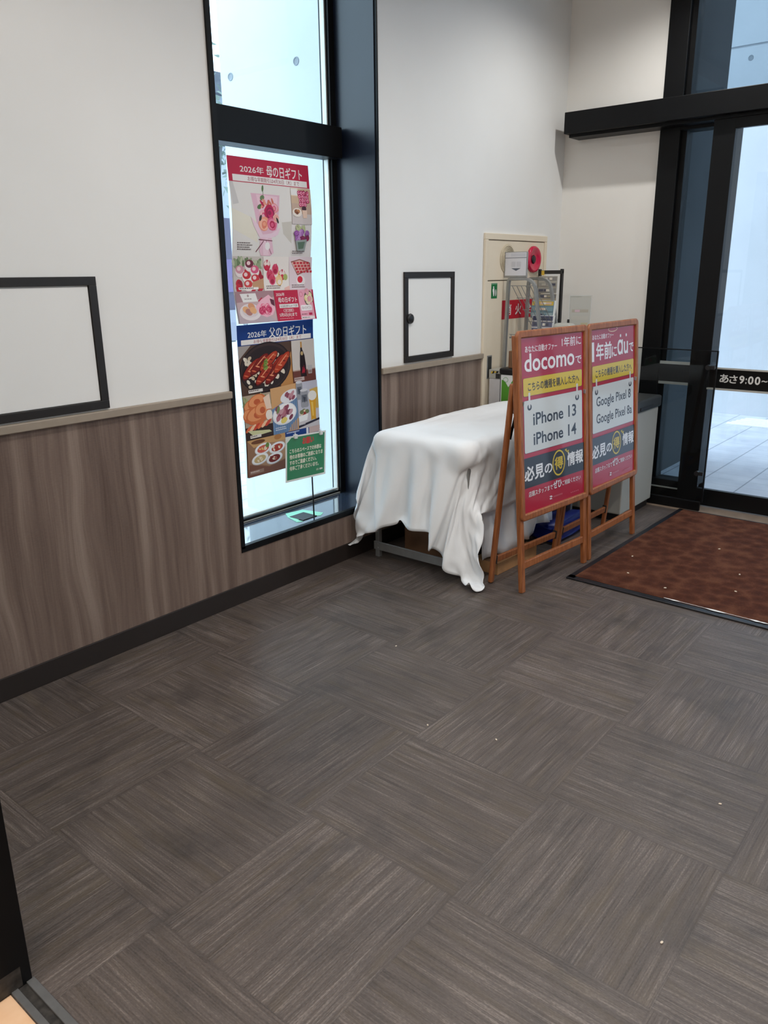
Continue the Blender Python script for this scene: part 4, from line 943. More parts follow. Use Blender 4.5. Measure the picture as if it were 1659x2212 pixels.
2616,-552,198,2611,-545,227,2603,-546,262,2606,-557,297,2613,-567,332,2621,-576,368,2630,-584,403,2639,-590,439,2649,-594,475,2659,-598,510,2668,-604,545,2676,-611,579,2670,-620,612,2671,-624,651,2678,-629,703,2733,-629,709,2769,-623,709,2805,-618,708,2842,-615,708,2878,-610,708,2914,-605,708,2950,-599,708,2986,-595,708,3022,-590,709,3058,-586,709,3094,-581,710,3131,-577,710,3167,-574,711,3203,-570,712,3237,-570,712,3271,-570,713,3305,-570,711,3335,-570,712,3365,-570,712,3395,-570,712,3425,-570,712,3455,-570,713,3485,-570,712,3515,-570,712,3545,-570,712,3575,-570,713,3605,-570,713,3635,-570,712,3665,-570,712,3695,-570,712,3725,-570,713,3755,-570,711,3785,-570,713,3815,-570,711,3845,-570,711,3875,-570,712,3905,-570,713,3935,-570,711,
2635,-535,215,2634,-550,245,2629,-546,277,2625,-537,311,2622,-541,347,2626,-549,381,2634,-557,416,2641,-565,451,2648,-572,486,2654,-577,522,2661,-582,557,2667,-588,592,2678,-594,626,2677,-598,662,2690,-599,705,2739,-602,708,2773,-596,707,2808,-591,707,2844,-588,708,2880,-583,708,2915,-578,708,2951,-573,708,2986,-568,709,3022,-563,709,3058,-559,709,3094,-555,710,3131,-551,710,3167,-547,711,3203,-543,713,3237,-543,712,3271,-543,713,3305,-543,713,3335,-543,713,3365,-543,712,3395,-543,712,3425,-543,712,3455,-543,712,3485,-543,711,3515,-543,713,3545,-543,711,3575,-543,712,3605,-543,713,3635,-543,712,3665,-543,713,3695,-543,713,3725,-543,712,3755,-543,711,3785,-543,711,3815,-543,712,3845,-543,712,3875,-543,712,3905,-543,713,3935,-543,712,
2664,-522,226,2660,-537,257,2656,-540,289,2654,-544,323,2650,-539,357,2647,-533,392,2645,-533,427,2645,-538,463,2649,-545,497,2656,-552,532,2664,-557,566,2674,-563,599,2672,-569,633,2676,-571,665,2694,-567,706,2740,-573,710,2775,-569,709,2810,-564,707,2846,-560,707,2881,-556,707,2916,-551,708,2952,-546,708,2987,-541,708,3023,-537,709,3059,-532,710,3095,-528,710,3131,-524,711,3167,-520,711,3203,-516,712,3237,-516,712,3271,-516,713,3305,-516,712,3335,-516,713,3365,-516,713,3395,-516,712,3425,-516,713,3455,-516,711,3485,-516,713,3515,-516,711,3545,-516,712,3575,-516,712,3605,-516,713,3635,-516,712,3665,-516,711,3695,-516,713,3725,-516,711,3755,-516,712,3785,-516,712,3815,-516,712,3845,-516,712,3875,-516,712,3905,-516,713,3935,-516,713,
2654,-525,241,2661,-509,268,2678,-516,297,2675,-521,331,2675,-525,365,2675,-528,400,2675,-530,434,2673,-531,469,2673,-531,504,2672,-532,539,2672,-533,574,2674,-536,607,2667,-540,642,2677,-543,669,2703,-541,708,2745,-545,713,2778,-541,710,2813,-537,707,2848,-533,707,2883,-529,707,2918,-524,707,2953,-519,708,2988,-515,708,3024,-510,709,3060,-506,709,3095,-501,710,3131,-497,711,3167,-493,712,3203,-489,713,3237,-489,711,3271,-489,712,3305,-489,712,3335,-489,711,3365,-489,712,3395,-489,712,3425,-489,713,3455,-489,711,3485,-489,712,3515,-489,713,3545,-489,712,3575,-489,713,3605,-489,712,3635,-489,711,3665,-489,712,3695,-489,711,3725,-489,711,3755,-489,712,3785,-489,713,3815,-489,712,3845,-489,712,3875,-489,711,3905,-489,713,3935,-489,711,
2639,-521,251,2638,-512,282,2656,-498,307,2666,-495,339,2675,-495,372,2676,-498,407,2676,-501,441,2677,-503,475,2678,-505,510,2679,-506,545,2679,-507,579,2678,-509,614,2669,-513,646,2677,-515,685,2715,-513,707,2747,-514,710,2781,-513,707,2815,-509,707,2850,-506,707,2885,-502,707,2920,-497,707,2955,-493,707,2990,-488,708,3025,-484,709,3061,-479,709,3096,-475,710,3132,-470,710,3167,-466,711,3203,-462,712,3237,-462,713,3271,-462,712,3305,-462,713,3335,-462,712,3365,-462,711,3395,-462,712,3425,-462,712,3455,-462,711,3485,-462,711,3515,-462,713,3545,-462,712,3575,-462,713,3605,-462,711,3635,-462,712,3665,-462,711,3695,-462,712,3725,-462,713,3755,-462,712,3785,-462,713,3815,-462,711,3845,-462,711,3875,-462,712,3905,-462,712,3935,-462,712,
2636,-489,246,2645,-483,277,2649,-481,311,2652,-479,345,2652,-478,379,2650,-485,412,2651,-486,447,2653,-486,481,2655,-486,516,2658,-486,550,2662,-486,584,2667,-486,618,2672,-486,651,2679,-487,689,2714,-487,706,2749,-485,708,2783,-484,707,2817,-482,706,2852,-478,706,2887,-475,707,2921,-470,707,2956,-466,707,2991,-461,708,3026,-457,708,3062,-452,709,3097,-448,710,3132,-444,711,3168,-439,711,3203,-435,713,3237,-435,713,3271,-435,712,3305,-435,712,3335,-435,712,3365,-435,712,3395,-435,712,3425,-435,712,3455,-435,712,3485,-435,713,3515,-435,712,3545,-435,712,3575,-435,713,3605,-435,712,3635,-435,713,3665,-435,713,3695,-435,711,3725,-435,712,3755,-435,712,3785,-435,712,3815,-435,712,3845,-435,711,3875,-435,711,3905,-435,713,3935,-435,713,
2620,-460,246,2625,-457,279,2625,-459,314,2626,-461,348,2628,-462,382,2633,-461,416,2638,-461,450,2644,-460,485,2650,-460,519,2657,-459,553,2664,-459,587,2670,-459,621,2678,-459,653,2681,-459,691,2714,-459,708,2749,-457,708,2784,-456,706,2819,-453,706,2853,-451,706,2888,-447,706,2923,-443,707,2957,-439,707,2992,-435,707,3027,-430,708,3062,-426,709,3097,-421,710,3133,-417,711,3168,-412,712,3203,-408,712,3237,-408,711,3271,-408,711,3305,-408,712,3335,-408,712,3365,-408,712,3395,-408,712,3425,-408,712,3455,-408,712,3485,-408,713,3515,-408,712,3545,-408,711,3575,-408,712,3605,-408,712,3635,-408,712,3665,-408,711,3695,-408,712,3725,-408,712,3755,-408,712,3785,-408,711,3815,-408,712,3845,-408,712,3875,-408,712,3905,-408,711,3935,-408,711,
2605,-430,245,2606,-431,281,2608,-432,316,2612,-432,351,2618,-433,386,2624,-433,420,2631,-433,454,2638,-432,488,2645,-432,522,2653,-432,556,2660,-431,590,2668,-431,623,2678,-431,656,2682,-431,693,2715,-430,707,2750,-429,707,2785,-427,706,2819,-426,706,2854,-423,706,2889,-420,706,2923,-416,706,2958,-412,707,2993,-408,707,3028,-403,708,3063,-399,708,3098,-394,709,3133,-390,710,3168,-385,711,3203,-381,713,3237,-381,712,3271,-381,713,3305,-381,711,3335,-381,713,3365,-381,713,3395,-381,712,3425,-381,713,3455,-381,712,3485,-381,713,3515,-381,711,3545,-381,712,3575,-381,713,3605,-381,712,3635,-381,712,3665,-381,713,3695,-381,711,3725,-381,713,3755,-381,712,3785,-381,711,3815,-381,712,3845,-381,712,3875,-381,713,3905,-381,713,3935,-381,712,
2620,-402,253,2631,-410,282,2633,-411,316,2636,-410,350,2639,-410,385,2643,-410,419,2648,-410,453,2653,-409,487,2658,-408,521,2662,-407,555,2667,-406,589,2672,-405,623,2677,-404,657,2682,-402,693,2715,-401,707,2750,-400,707,2785,-399,707,2819,-397,706,2854,-395,706,2889,-392,706,2924,-389,706,2958,-385,707,2993,-381,707,3028,-376,707,3063,-372,708,3098,-367,709,3133,-363,710,3168,-358,711,3203,-354,712,3237,-354,713,3271,-354,711,3305,-354,712,3335,-354,712,3365,-354,711,3395,-354,712,3425,-354,712,3455,-354,712,3485,-354,711,3515,-354,713,3545,-354,713,3575,-354,711,3605,-354,711,3635,-354,712,3665,-354,712,3695,-354,712,3725,-354,712,3755,-354,712,3785,-354,712,3815,-354,712,3845,-354,711,3875,-354,713,3905,-354,713,3935,-354,713,
2634,-373,265,2655,-388,282,2657,-389,316,2660,-389,350,2662,-388,384,2665,-387,418,2668,-387,452,2671,-385,486,2675,-384,520,2677,-382,554,2678,-380,588,2678,-377,623,2678,-376,656,2682,-374,692,2716,-373,707,2750,-372,707,2784,-371,707,2819,-369,707,2854,-367,706,2888,-365,706,2923,-361,706,2958,-358,707,2993,-354,707,3028,-349,707,3063,-345,708,3098,-341,709,3133,-336,709,3168,-331,711,3203,-327,712,3237,-327,713,3271,-327,713,3305,-327,712,3335,-327,713,3365,-327,712,3395,-327,713,3425,-327,712,3455,-327,712,3485,-327,711,3515,-327,712,3545,-327,711,3575,-327,712,3605,-327,711,3635,-327,712,3665,-327,712,3695,-327,712,3725,-327,712,3755,-327,712,3785,-327,711,3815,-327,713,3845,-327,711,3875,-327,713,3905,-327,712,3935,-327,711,
2647,-347,279,2675,-361,283,2681,-366,315,2683,-366,349,2682,-364,383,2680,-361,417,2678,-359,451,2676,-357,485,2673,-356,519,2670,-355,553,2668,-353,587,2670,-350,621,2679,-347,653,2682,-346,691,2716,-345,705,2749,-344,708,2784,-343,707,2818,-341,707,2853,-339,707,2888,-337,706,2923,-334,706,2958,-331,707,2993,-327,707,3028,-323,707,3063,-318,708,3098,-314,709,3133,-309,709,3168,-304,710,3203,-300,711,3237,-300,712,3271,-300,712,3305,-300,712,3335,-300,711,3365,-300,712,3395,-300,711,3425,-300,712,3455,-300,712,3485,-300,712,3515,-300,713,3545,-300,712,3575,-300,713,3605,-300,713,3635,-300,711,3665,-300,713,3695,-300,712,3725,-300,712,3755,-300,712,3785,-300,711,3815,-300,712,3845,-300,712,3875,-300,711,3905,-300,712,3935,-300,712,
2648,-330,273,2679,-339,282,2676,-337,315,2671,-336,348,2667,-336,382,2664,-334,416,2660,-334,449,2656,-335,483,2653,-334,518,2655,-330,552,2661,-326,585,2669,-322,618,2679,-319,650,2680,-318,689,2716,-316,707,2748,-316,709,2782,-315,708,2817,-314,707,2851,-312,707,2886,-310,707,2921,-307,707,2957,-303,707,2992,-300,707,3027,-296,707,3062,-291,708,3098,-287,709,3133,-282,709,3168,-277,711,3203,-273,712,3237,-273,712,3271,-273,713,3305,-273,711,3335,-273,712,3365,-273,713,3395,-273,712,3425,-273,713,3455,-273,712,3485,-273,712,3515,-273,711,3545,-273,711,3575,-273,712,3605,-273,711,3635,-273,712,3665,-273,713,3695,-273,712,3725,-273,713,3755,-273,711,3785,-273,712,3815,-273,712,3845,-273,711,3875,-273,711,3905,-273,713,3935,-273,712,
2661,-318,246,2663,-311,278,2657,-311,311,2651,-311,345,2646,-311,379,2640,-313,412,2637,-314,446,2638,-310,481,2646,-306,514,2656,-302,547,2664,-298,580,2671,-294,614,2669,-292,648,2679,-290,685,2716,-287,707,2746,-289,709,2781,-287,708,2815,-286,707,2850,-284,707,2885,-282,707,2920,-280,707,2955,-276,707,2990,-273,707,3026,-269,707,3061,-265,708,3097,-260,708,3132,-255,709,3168,-251,710,3203,-245,711,3237,-245,712,3271,-245,713,3305,-245,712,3335,-245,712,3365,-245,712,3395,-245,711,3425,-245,713,3455,-245,712,3485,-245,711,3515,-245,711,3545,-245,712,3575,-245,713,3605,-245,713,3635,-245,712,3665,-245,712,3695,-245,712,3725,-245,712,3755,-245,712,3785,-245,712,3815,-245,712,3845,-245,712,3875,-245,711,3905,-245,712,3935,-245,713,
2639,-295,240,2637,-291,273,2634,-287,307,2627,-290,340,2621,-292,374,2622,-289,408,2629,-285,442,2637,-280,475,2644,-277,509,2650,-273,543,2658,-270,576,2666,-267,610,2673,-265,641,2678,-263,681,2716,-260,706,2745,-261,712,2779,-259,707,2813,-259,707,2848,-257,707,2883,-255,707,2918,-253,707,2953,-250,708,2988,-246,708,3024,-242,709,3059,-238,709,3095,-234,710,3131,-229,710,3167,-224,710,3203,-218,711,3237,-218,712,3271,-218,711,3305,-218,711,3335,-218,713,3365,-218,711,3395,-218,713,3425,-218,712,3455,-218,712,3485,-218,712,3515,-218,711,3545,-218,712,3575,-218,712,3605,-218,711,3635,-218,713,3665,-218,712,3695,-218,711,3725,-218,713,3755,-218,711,3785,-218,713,3815,-218,712,3845,-218,713,3875,-218,712,3905,-218,713,3935,-218,712,
2621,-271,234,2618,-265,268,2608,-270,300,2606,-268,334,2612,-263,368,2621,-259,401,2631,-255,434,2641,-252,468,2651,-250,501,2660,-248,535,2668,-244,569,2674,-241,603,2671,-237,638,2677,-234,675,2710,-234,707,2743,-233,714,2776,-232,708,2811,-231,707,2846,-230,707,2881,-228,707,2916,-226,706,2951,-223,706,2986,-220,705,3021,-217,705,3057,-214,705,3092,-211,705,3128,-207,705,3164,-202,705,3200,-196,705,3235,-193,707,3269,-192,711,3303,-193,716,3333,-195,722,3364,-195,721,3394,-194,719,3424,-192,716,3454,-192,711,3484,-193,707,3514,-192,708,3544,-191,712,3574,-193,717,3604,-193,717,3634,-192,716,3664,-191,712,3694,-192,708,3724,-192,709,3754,-192,713,3784,-191,711,3814,-192,709,3844,-191,711,3874,-192,709,3904,-191,711,3933,-191,709,
2606,-244,226,2593,-247,257,2602,-242,290,2614,-240,322,2625,-237,356,2635,-233,390,2643,-229,425,2649,-226,460,2654,-223,495,2657,-221,530,2660,-218,565,2666,-214,600,2671,-209,633,2677,-207,662,2697,-206,707,2739,-205,713,2773,-205,710,2808,-204,706,2844,-203,707,2879,-201,708,2914,-199,709,2949,-198,711,2984,-196,713,3019,-194,715,3055,-192,717,3090,-190,719,3125,-187,721,3160,-184,723,3195,-180,725,3230,-176,725,3265,-173,722,3300,-173,718,3330,-175,713,3360,-175,707,3391,-172,705,3421,-169,707,3451,-169,713,3481,-170,718,3511,-168,720,3542,-167,718,3572,-168,712,3602,-169,706,3632,-167,706,3662,-167,710,3692,-166,712,3722,-165,712,3752,-166,707,3782,-165,708,3812,-165,710,3842,-165,706,3871,-165,711,3901,-165,705,3931,-164,705,
2588,-222,207,2599,-220,240,2605,-216,277,2611,-212,313,2616,-209,350,2621,-207,386,2627,-204,422,2633,-201,457,2641,-197,492,2649,-194,526,2658,-191,560,2667,-187,594,2678,-183,626,2677,-180,656,2687,-181,704,2737,-179,706,2771,-178,707,2807,-177,708,2842,-176,707,2877,-174,707,2912,-174,706,2947,-173,706,2983,-171,706,3018,-170,706,3053,-169,707,3088,-167,707,3123,-166,706,3158,-164,706,3193,-162,705,3227,-159,705,3262,-157,705,3296,-154,706,3327,-152,710,3357,-149,713,3388,-147,714,3418,-146,714,3449,-146,711,3479,-147,708,3509,-147,705,3539,-145,704,3569,-144,706,3600,-142,707,3630,-141,707,3660,-141,705,3690,-141,703,3720,-140,704,3750,-139,705,3780,-140,702,3810,-138,704,3840,-140,702,3870,-139,702,3900,-138,702,3930,-137,700,
2599,-216,200,2601,-203,232,2604,-199,269,2607,-193,306,2613,-190,342,2619,-186,377,2626,-184,413,2633,-181,448,2641,-178,483,2649,-175,518,2659,-173,552,2669,-172,586,2672,-165,621,2672,-148,653,2683,-136,695,2731,-146,707,2767,-147,706,2803,-149,706,2838,-149,705,2874,-148,705,2909,-147,705,2944,-146,705,2979,-145,704,3014,-144,704,3049,-142,703,3084,-141,703,3119,-139,702,3154,-138,702,3189,-136,702,3223,-134,701,3258,-133,700,3293,-132,699,3324,-131,697,3354,-130,696,3385,-129,694,3415,-128,694,3446,-126,693,3476,-125,692,3506,-124,691,3537,-125,689,3567,-126,688,3597,-126,686,3627,-124,686,3658,-124,685,3688,-124,684,3718,-124,683,3748,-123,683,3778,-123,683,3808,-125,681,3838,-122,682,3868,-124,680,3898,-123,679,3928,-122,677,
2630,-213,193,2631,-212,227,2633,-206,261,2633,-203,296,2639,-199,331,2643,-195,366,2647,-190,401,2652,-185,436,2658,-179,471,2665,-174,505,2673,-169,539,2682,-164,574,2675,-145,599,2682,-137,636,2695,-126,658,2737,-122,677,2764,-126,688,2799,-127,689,2834,-127,690,2869,-127,689,2904,-127,689,2939,-126,688,2974,-126,687,3009,-125,686,3044,-125,684,3079,-124,683,3114,-122,682,3149,-122,680,3184,-121,679,3218,-123,677,3253,-121,676,3288,-121,675,3320,-120,673,3351,-121,672,3381,-122,670,3412,-120,669,3442,-120,667,3473,-122,666,3503,-123,665,3533,-122,663,3564,-121,662,3594,-121,660,3625,-123,660,3654,-122,658,3685,-119,658,3715,-122,657,3745,-123,656,3776,-119,657,3805,-123,656,3835,-120,655,3866,-123,653,3896,-123,652,3926,-121,650,
2623,-180,184,2638,-182,214,2651,-186,247,2657,-187,280,2659,-184,315,2662,-181,349,2666,-180,384,2671,-175,419,2676,-171,453,2682,-166,488,2687,-160,522,2694,-154,556,2706,-145,586,2698,-125,613,2692,-116,642,2730,-113,655,2760,-123,659,2794,-123,665,2827,-122,664,2862,-122,664,2897,-122,664,2932,-122,662,2967,-123,662,3002,-122,661,3037,-122,659,3072,-123,659,3107,-123,656,3142,-123,656,3177,-123,655,3212,-123,653,3247,-123,652,3282,-123,649,3315,-123,648,3345,-123,646,3376,-123,647,3407,-123,643,3437,-123,643,3468,-123,642,3499,-122,640,3529,-121,638,3560,-121,638,3590,-119,636,3621,-117,635,3651,-121,635,3681,-122,633,3712,-122,633,3742,-123,631,3773,-121,632,3803,-123,631,3833,-123,630,3864,-123,629,3894,-124,627,3925,-122,625,
2604,-146,175,2618,-148,204,2641,-157,230,2653,-159,262,2656,-157,297,2658,-156,332,2660,-152,366,2661,-150,401,2663,-147,436,2665,-144,471,2668,-141,506,2681,-136,539,2697,-131,569,2691,-127,599,2689,-109,625,2725,-112,634,2757,-122,640,2786,-121,641,2820,-121,639,2854,-119,638,2889,-122,636,2924,-122,636,2959,-122,635,2994,-122,634,3029,-122,634,3064,-122,632,3100,-122,630,3135,-122,630,3170,-122,629,3205,-122,626,3240,-122,625,3275,-122,623,3309,-122,622,3340,-122,620,3371,-122,619,3402,-122,619,3432,-121,617,3463,-120,614,3494,-120,614,3525,-119,612,3556,-119,611,3586,-120,610,3617,-123,609,3648,-123,608,3678,-122,608,3709,-123,607,3740,-121,606,3770,-123,605,3801,-123,604,3832,-123,603,3862,-123,601,3893,-123,600,3924,-121,599,
2621,-125,168,2614,-126,181,2630,-130,210,2642,-130,242,2643,-130,277,2638,-128,312,2642,-126,347,2649,-124,382,2650,-121,417,2656,-119,452,2677,-132,482,2684,-129,514,2679,-117,547,2672,-116,577,2682,-101,599,2716,-106,607,2746,-122,612,2779,-109,615,2811,-124,613,2845,-121,611,2880,-118,610,2915,-120,609,2950,-121,609,2985,-122,607,3021,-122,607,3056,-122,605,3091,-122,603,3126,-122,602,3162,-122,600,3197,-122,600,3232,-122,598,3268,-122,597,3303,-122,596,3334,-121,595,3365,-121,592,3396,-121,591,3427,-121,590,3458,-121,589,3489,-121,588,3520,-122,585,3551,-123,584,3582,-123,583,3613,-123,582,3644,-121,581,3675,-122,581,3706,-122,580,3737,-122,579,3768,-123,578,3799,-122,578,3830,-122,576,3861,-123,575,3891,-124,574,3922,-122,571,
2615,-115,153,2635,-116,172,2602,-97,198,2626,-104,221,2630,-104,254,2636,-104,289,2635,-101,325,2632,-98,360,2648,-101,394,2668,-120,423,2681,-120,456,2681,-109,490,2687,-106,523,2670,-107,550,2673,-96,571,2708,-96,581,2735,-121,585,2767,-110,589,2803,-113,589,2835,-125,585,2870,-121,583,2905,-118,582,2940,-119,582,2976,-120,581,3011,-121,580,3047,-121,578,3082,-121,577,3118,-122,575,3153,-122,574,3189,-122,573,3225,-122,571,3260,-122,570,3296,-122,569,3328,-122,568,3359,-122,565,3390,-122,564,3422,-122,563,3453,-122,561,3484,-122,561,3515,-122,559,3547,-122,557,3578,-122,557,3609,-121,556,3640,-122,553,3672,-122,553,3703,-122,553,3734,-122,551,3765,-122,550,3797,-122,549,3828,-122,548,3859,-123,547,3890,-125,546,3921,-123,545,
2590,-86,150,2621,-94,153,2635,-91,173,2606,-78,203,2613,-84,237,2614,-80,268,2621,-77,303,2641,-85,335,2657,-107,364,2675,-111,397,2679,-104,432,2687,-99,466,2673,-94,496,2658,-108,520,2664,-91,540,2698,-88,553,2724,-116,557,2759,-116,560,2794,-102,563,2824,-121,559,2859,-126,558,2895,-121,556,2930,-119,555,2966,-120,553,3002,-120,552,3038,-120,552,3073,-121,550,3109,-121,548,3145,-121,548,3181,-122,547,3217,-122,544,3252,-122,543,3288,-122,541,3321,-122,540,3353,-122,539,3384,-122,538,3416,-122,536,3448,-122,534,3479,-122,534,3511,-122,532,3542,-121,530,3574,-121,529,3605,-122,528,3637,-122,527,3668,-122,527,3700,-122,526,3731,-122,524,3763,-123,525,3794,-122,523,3826,-121,523,3857,-123,521,3888,-126,519,3920,-123,517,
2609,-75,125,2596,-64,153,2630,-66,155,2639,-63,179,2622,-60,214,2619,-55,245,2635,-72,274,2649,-92,304,2668,-100,337,2679,-99,372,2682,-91,408,2673,-85,439,2659,-94,467,2646,-107,491,2654,-89,512,2688,-81,524,2714,-109,527,2749,-120,532,2781,-97,537,2817,-109,534,2849,-125,530,2885,-126,529,2920,-122,528,2956,-121,526,2992,-120,526,3028,-120,525,3065,-120,523,3101,-121,522,3137,-121,520,3173,-121,518,3209,-121,518,3245,-121,516,3281,-121,515,3315,-121,514,3347,-121,511,3379,-121,511,3411,-121,509,3443,-121,507,3474,-121,506,3506,-121,505,3538,-121,505,3570,-121,502,3602,-122,502,3633,-121,501,3665,-122,500,3697,-122,499,3729,-123,498,3760,-122,497,3792,-121,495,3824,-122,495,3855,-122,494,3887,-126,493,3919,-124,490,
2639,-76,102,2635,-82,137,2631,-51,136,2635,-41,161,2631,-38,189,2635,-52,216,2648,-70,246,2665,-86,278,2678,-88,313,2679,-80,349,2670,-73,381,2657,-84,410,2646,-96,438,2634,-105,464,2646,-86,482,2678,-75,496,2707,-101,501,2739,-123,505,2768,-96,509,2810,-97,510,2840,-117,504,2875,-127,503,2911,-125,502,2947,-122,500,2984,-121,499,3020,-120,497,3056,-120,495,3093,-121,494,3129,-121,493,3165,-121,492,3202,-121,490,3238,-121,489,3274,-121,487,3310,-121,487,3342,-121,485,3374,-121,484,3406,-121,482,3438,-121,481,3470,-121,479,3502,-121,478,3534,-121,478,3566,-121,476,3598,-121,475,3630,-121,473,3662,-121,473,3694,-122,471,3726,-122,471,3758,-122,470,3790,-121,469,3822,-121,468,3854,-122,467,3886,-127,465,3918,-126,463,
2607,-66,99,2625,-56,123,2654,-65,125,2664,-33,131,2666,-36,160,2659,-51,191,2659,-67,224,2673,-67,257,2683,-68,291,2672,-62,325,2655,-73,354,2640,-77,384,2633,-97,410,2621,-100,435,2639,-83,454,2670,-69,467,2699,-94,473,2728,-124,477,2756,-97,480,2803,-88,482,2835,-105,480,2867,-123,477,2903,-127,475,2940,-125,474,2976,-122,473,3012,-121,471,3049,-121,470,3086,-120,468,3122,-121,467,3159,-121,465,3195,-121,465,3232,-121,463,3269,-121,462,3304,-121,460,3337,-121,458,3369,-121,457,3401,-121,456,3434,-121,454,3466,-121,452,3498,-121,450,3530,-121,450,3563,-121,450,3595,-121,448,3627,-121,447,3659,-121,445,3692,-122,445,3724,-122,443,3756,-122,442,3788,-121,442,3820,-120,441,3853,-121,439,3885,-126,438,3916,-128,436,
2619,-40,94,2618,-46,99,2649,-61,103,2682,-57,109,2687,-56,133,2683,-62,165,2679,-59,198,2690,-54,233,2675,-48,267,2657,-60,298,2637,-65,328,2625,-77,359,2625,-102,382,2609,-93,409,2633,-77,425,2664,-64,440,2695,-90,447,2720,-121,449,2749,-100,455,2797,-83,456,2832,-93,456,2862,-114,451,2896,-126,448,2933,-126,446,2970,-124,445,3006,-122,443,3043,-121,442,3080,-121,441,3117,-120,439,3153,-120,439,3190,-121,438,3227,-121,435,3264,-121,434,3300,-121,434,3333,-120,432,3365,-120,430,3398,-120,429,3430,-120,427,3463,-120,425,3495,-120,424,3528,-120,424,3560,-120,422,3592,-120,421,3625,-121,420,3657,-121,418,3690,-122,417,3722,-121,416,3754,-121,415,3787,-123,416,3819,-120,414,3851,-121,412,3883,-127,411,3915,-130,410,
2588,-42,85,2617,-24,81,2645,-42,77,2680,-41,89,2708,-43,111,2713,-44,143,2704,-40,177,2678,-33,212,2659,-42,244,2639,-52,274,2621,-60,306,2612,-82,331,2612,-106,357,2601,-83,382,2629,-70,399,2663,-61,414,2697,-79,423,2715,-116,422,2763,-115,437,2789,-84,430,2826,-96,429,2861,-102,424,2893,-120,421,2928,-127,420,2965,-125,418,3002,-123,416,3039,-121,416,3076,-121,414,3113,-120,412,3149,-120,411,3186,-120,410,3223,-121,408,3260,-122,407,3297,-121,406,3330,-121,405,3362,-121,402,3395,-120,402,3428,-120,401,3460,-120,399,3493,-120,397,3525,-120,395,3558,-120,395,3590,-120,393,3623,-121,392,3655,-121,392,3688,-121,391,3720,-122,390,3753,-121,388,3785,-124,388,3818,-121,386,3850,-127,387,3882,-127,385,3913,-135,384,
2592,-30,95,2600,-14,83,2632,-15,87,2668,-14,99,2703,-12,109,2728,-16,128,2706,-17,160,2668,-31,190,2640,-36,222,2619,-46,252,2605,-65,282,2604,-92,306,2592,-101,335,2604,-78,355,2630,-65,373,2666,-60,388,2695,-85,397,2725,-96,420,2770,-109,416,2802,-103,413,2823,-91,402,2857,-102,399,2892,-112,395,2926,-125,393,2963,-126,391,3000,-123,390,3037,-120,388,3074,-121,387,3110,-121,386,3147,-120,385,3184,-120,383,3221,-120,381,3258,-120,381,3295,-121,379,3328,-122,377,3361,-122,376,3393,-122,374,3426,-122,374,3459,-122,371,3491,-122,370,3524,-121,369,3556,-121,369,3589,-122,367,3622,-122,366,3654,-121,364,3687,-121,363,3719,-121,363,3752,-121,361,3784,-122,361,3817,-124,361,3849,-125,360,3881,-129,357,3910,-127,368,
]
raw = np.array(CLOTH, dtype=float).reshape((49, 53, 3)) / 1000.0
NJ, NI = raw.shape[:2]
cv = [tuple(v) for v in raw.reshape(-1, 3)]
cf = [(j * NI + i, j * NI + i + 1, (j + 1) * NI + i + 1, (j + 1) * NI + i) for j in range(NJ - 1) for i in range(NI - 1)]
me = bpy.data.meshes.new('tablecloth'); me.from_pydata(cv, [], cf)
o = finish('tablecloth', me, M_['cloth'], smooth=True)
md = o.modifiers.new('smooth', 'SUBSURF'); md.levels = 1; md.render_levels = 1
md = o.modifiers.new('thick', 'SOLIDIFY'); md.thickness = 0.0015; md.offset = 0
tag(o, 'white tablecloth draped over the folding table with corners hanging to the floor', 'tablecloth')

rs = random.Random(5)
m = MB()
nx, nz = 44, 14
gv = []
for j in range(nz + 1):
    for i in range(nx + 1):
        u, v = i / nx, j / nz
        x = 2.86 + u * .72
        f = .012 * math.sin(u * 23 + v * 3) + .009 * math.sin(u * 41 - v * 6) + .006 * math.sin(v * 14 + u * 9)
        zb = .075 + .10 * max(0, u - .45) + .015 * math.sin(u * 17)
        gv.append(m.bm.verts.new((x, -.690 + f * (.4 + v) - .03 * v, .56 + (zb - .56) * v)))
for j in range(nz):
    for i in range(nx):
        a = j * (nx + 1) + i
        m.bm.faces.new((gv[a], gv[a + 1], gv[a + nx + 2], gv[a + nx + 1]))
o = m.build('plastic_sheet', M_['sheet'], smooth=True)
md = o.modifiers.new('thick', 'SOLIDIFY'); md.thickness = 0.002
tag(o, 'crumpled white sheet hanging under the table behind the left sign board', 'sheet')

def carton(name, x0, x1, y0, y1, h, mat, label, rz=0.0):
    cx, cy = (x0 + x1) / 2, (y0 + y1) / 2
    c = tag(empty(name, (cx, cy, 0), rz), label, 'box')
    a, b_ = (x1 - x0) / 2, (y1 - y0) / 2
    MB().box(-a, a, -b_, b_, 0, h, .003).build('body', M_[mat], c)
    MB().box(-a - .002, -.002, -b_ - .002, b_ + .002, h, h + .004, .001).build('flap', M_[mat], c)
    MB().box(.002, a + .002, -b_ - .002, b_ + .002, h, h + .004, .001).build('flap', M_[mat], c)
    MB().box(-a - .003, a + .003, -.024, .024, h + .004, h + .005).build('tape', M_['cardboard_dark'], c)
carton('cardboard_box', 2.93, 3.40, -.60, -.15, .30, 'cardboard_dark', 'tall brown cardboard box standing in the dark under the table')
carton('cardboard_tray', 2.895, 3.28, -.785, -.64, .062, 'cardboard', 'low tan cardboard box on the floor beside the hanging cloth corner', -.03)
m = MB()
rs = random.Random(8)
m.box(-.20, .20, -.09, .09, 0, .10, .03, seg=3)
for v in m.bm.verts:
    v.co.x += rs.uniform(-.012, .012); v.co.y += rs.uniform(-.01, .01); v.co.z = max(0, v.co.z + (rs.uniform(-.02, .02) if v.co.z > .02 else 0))
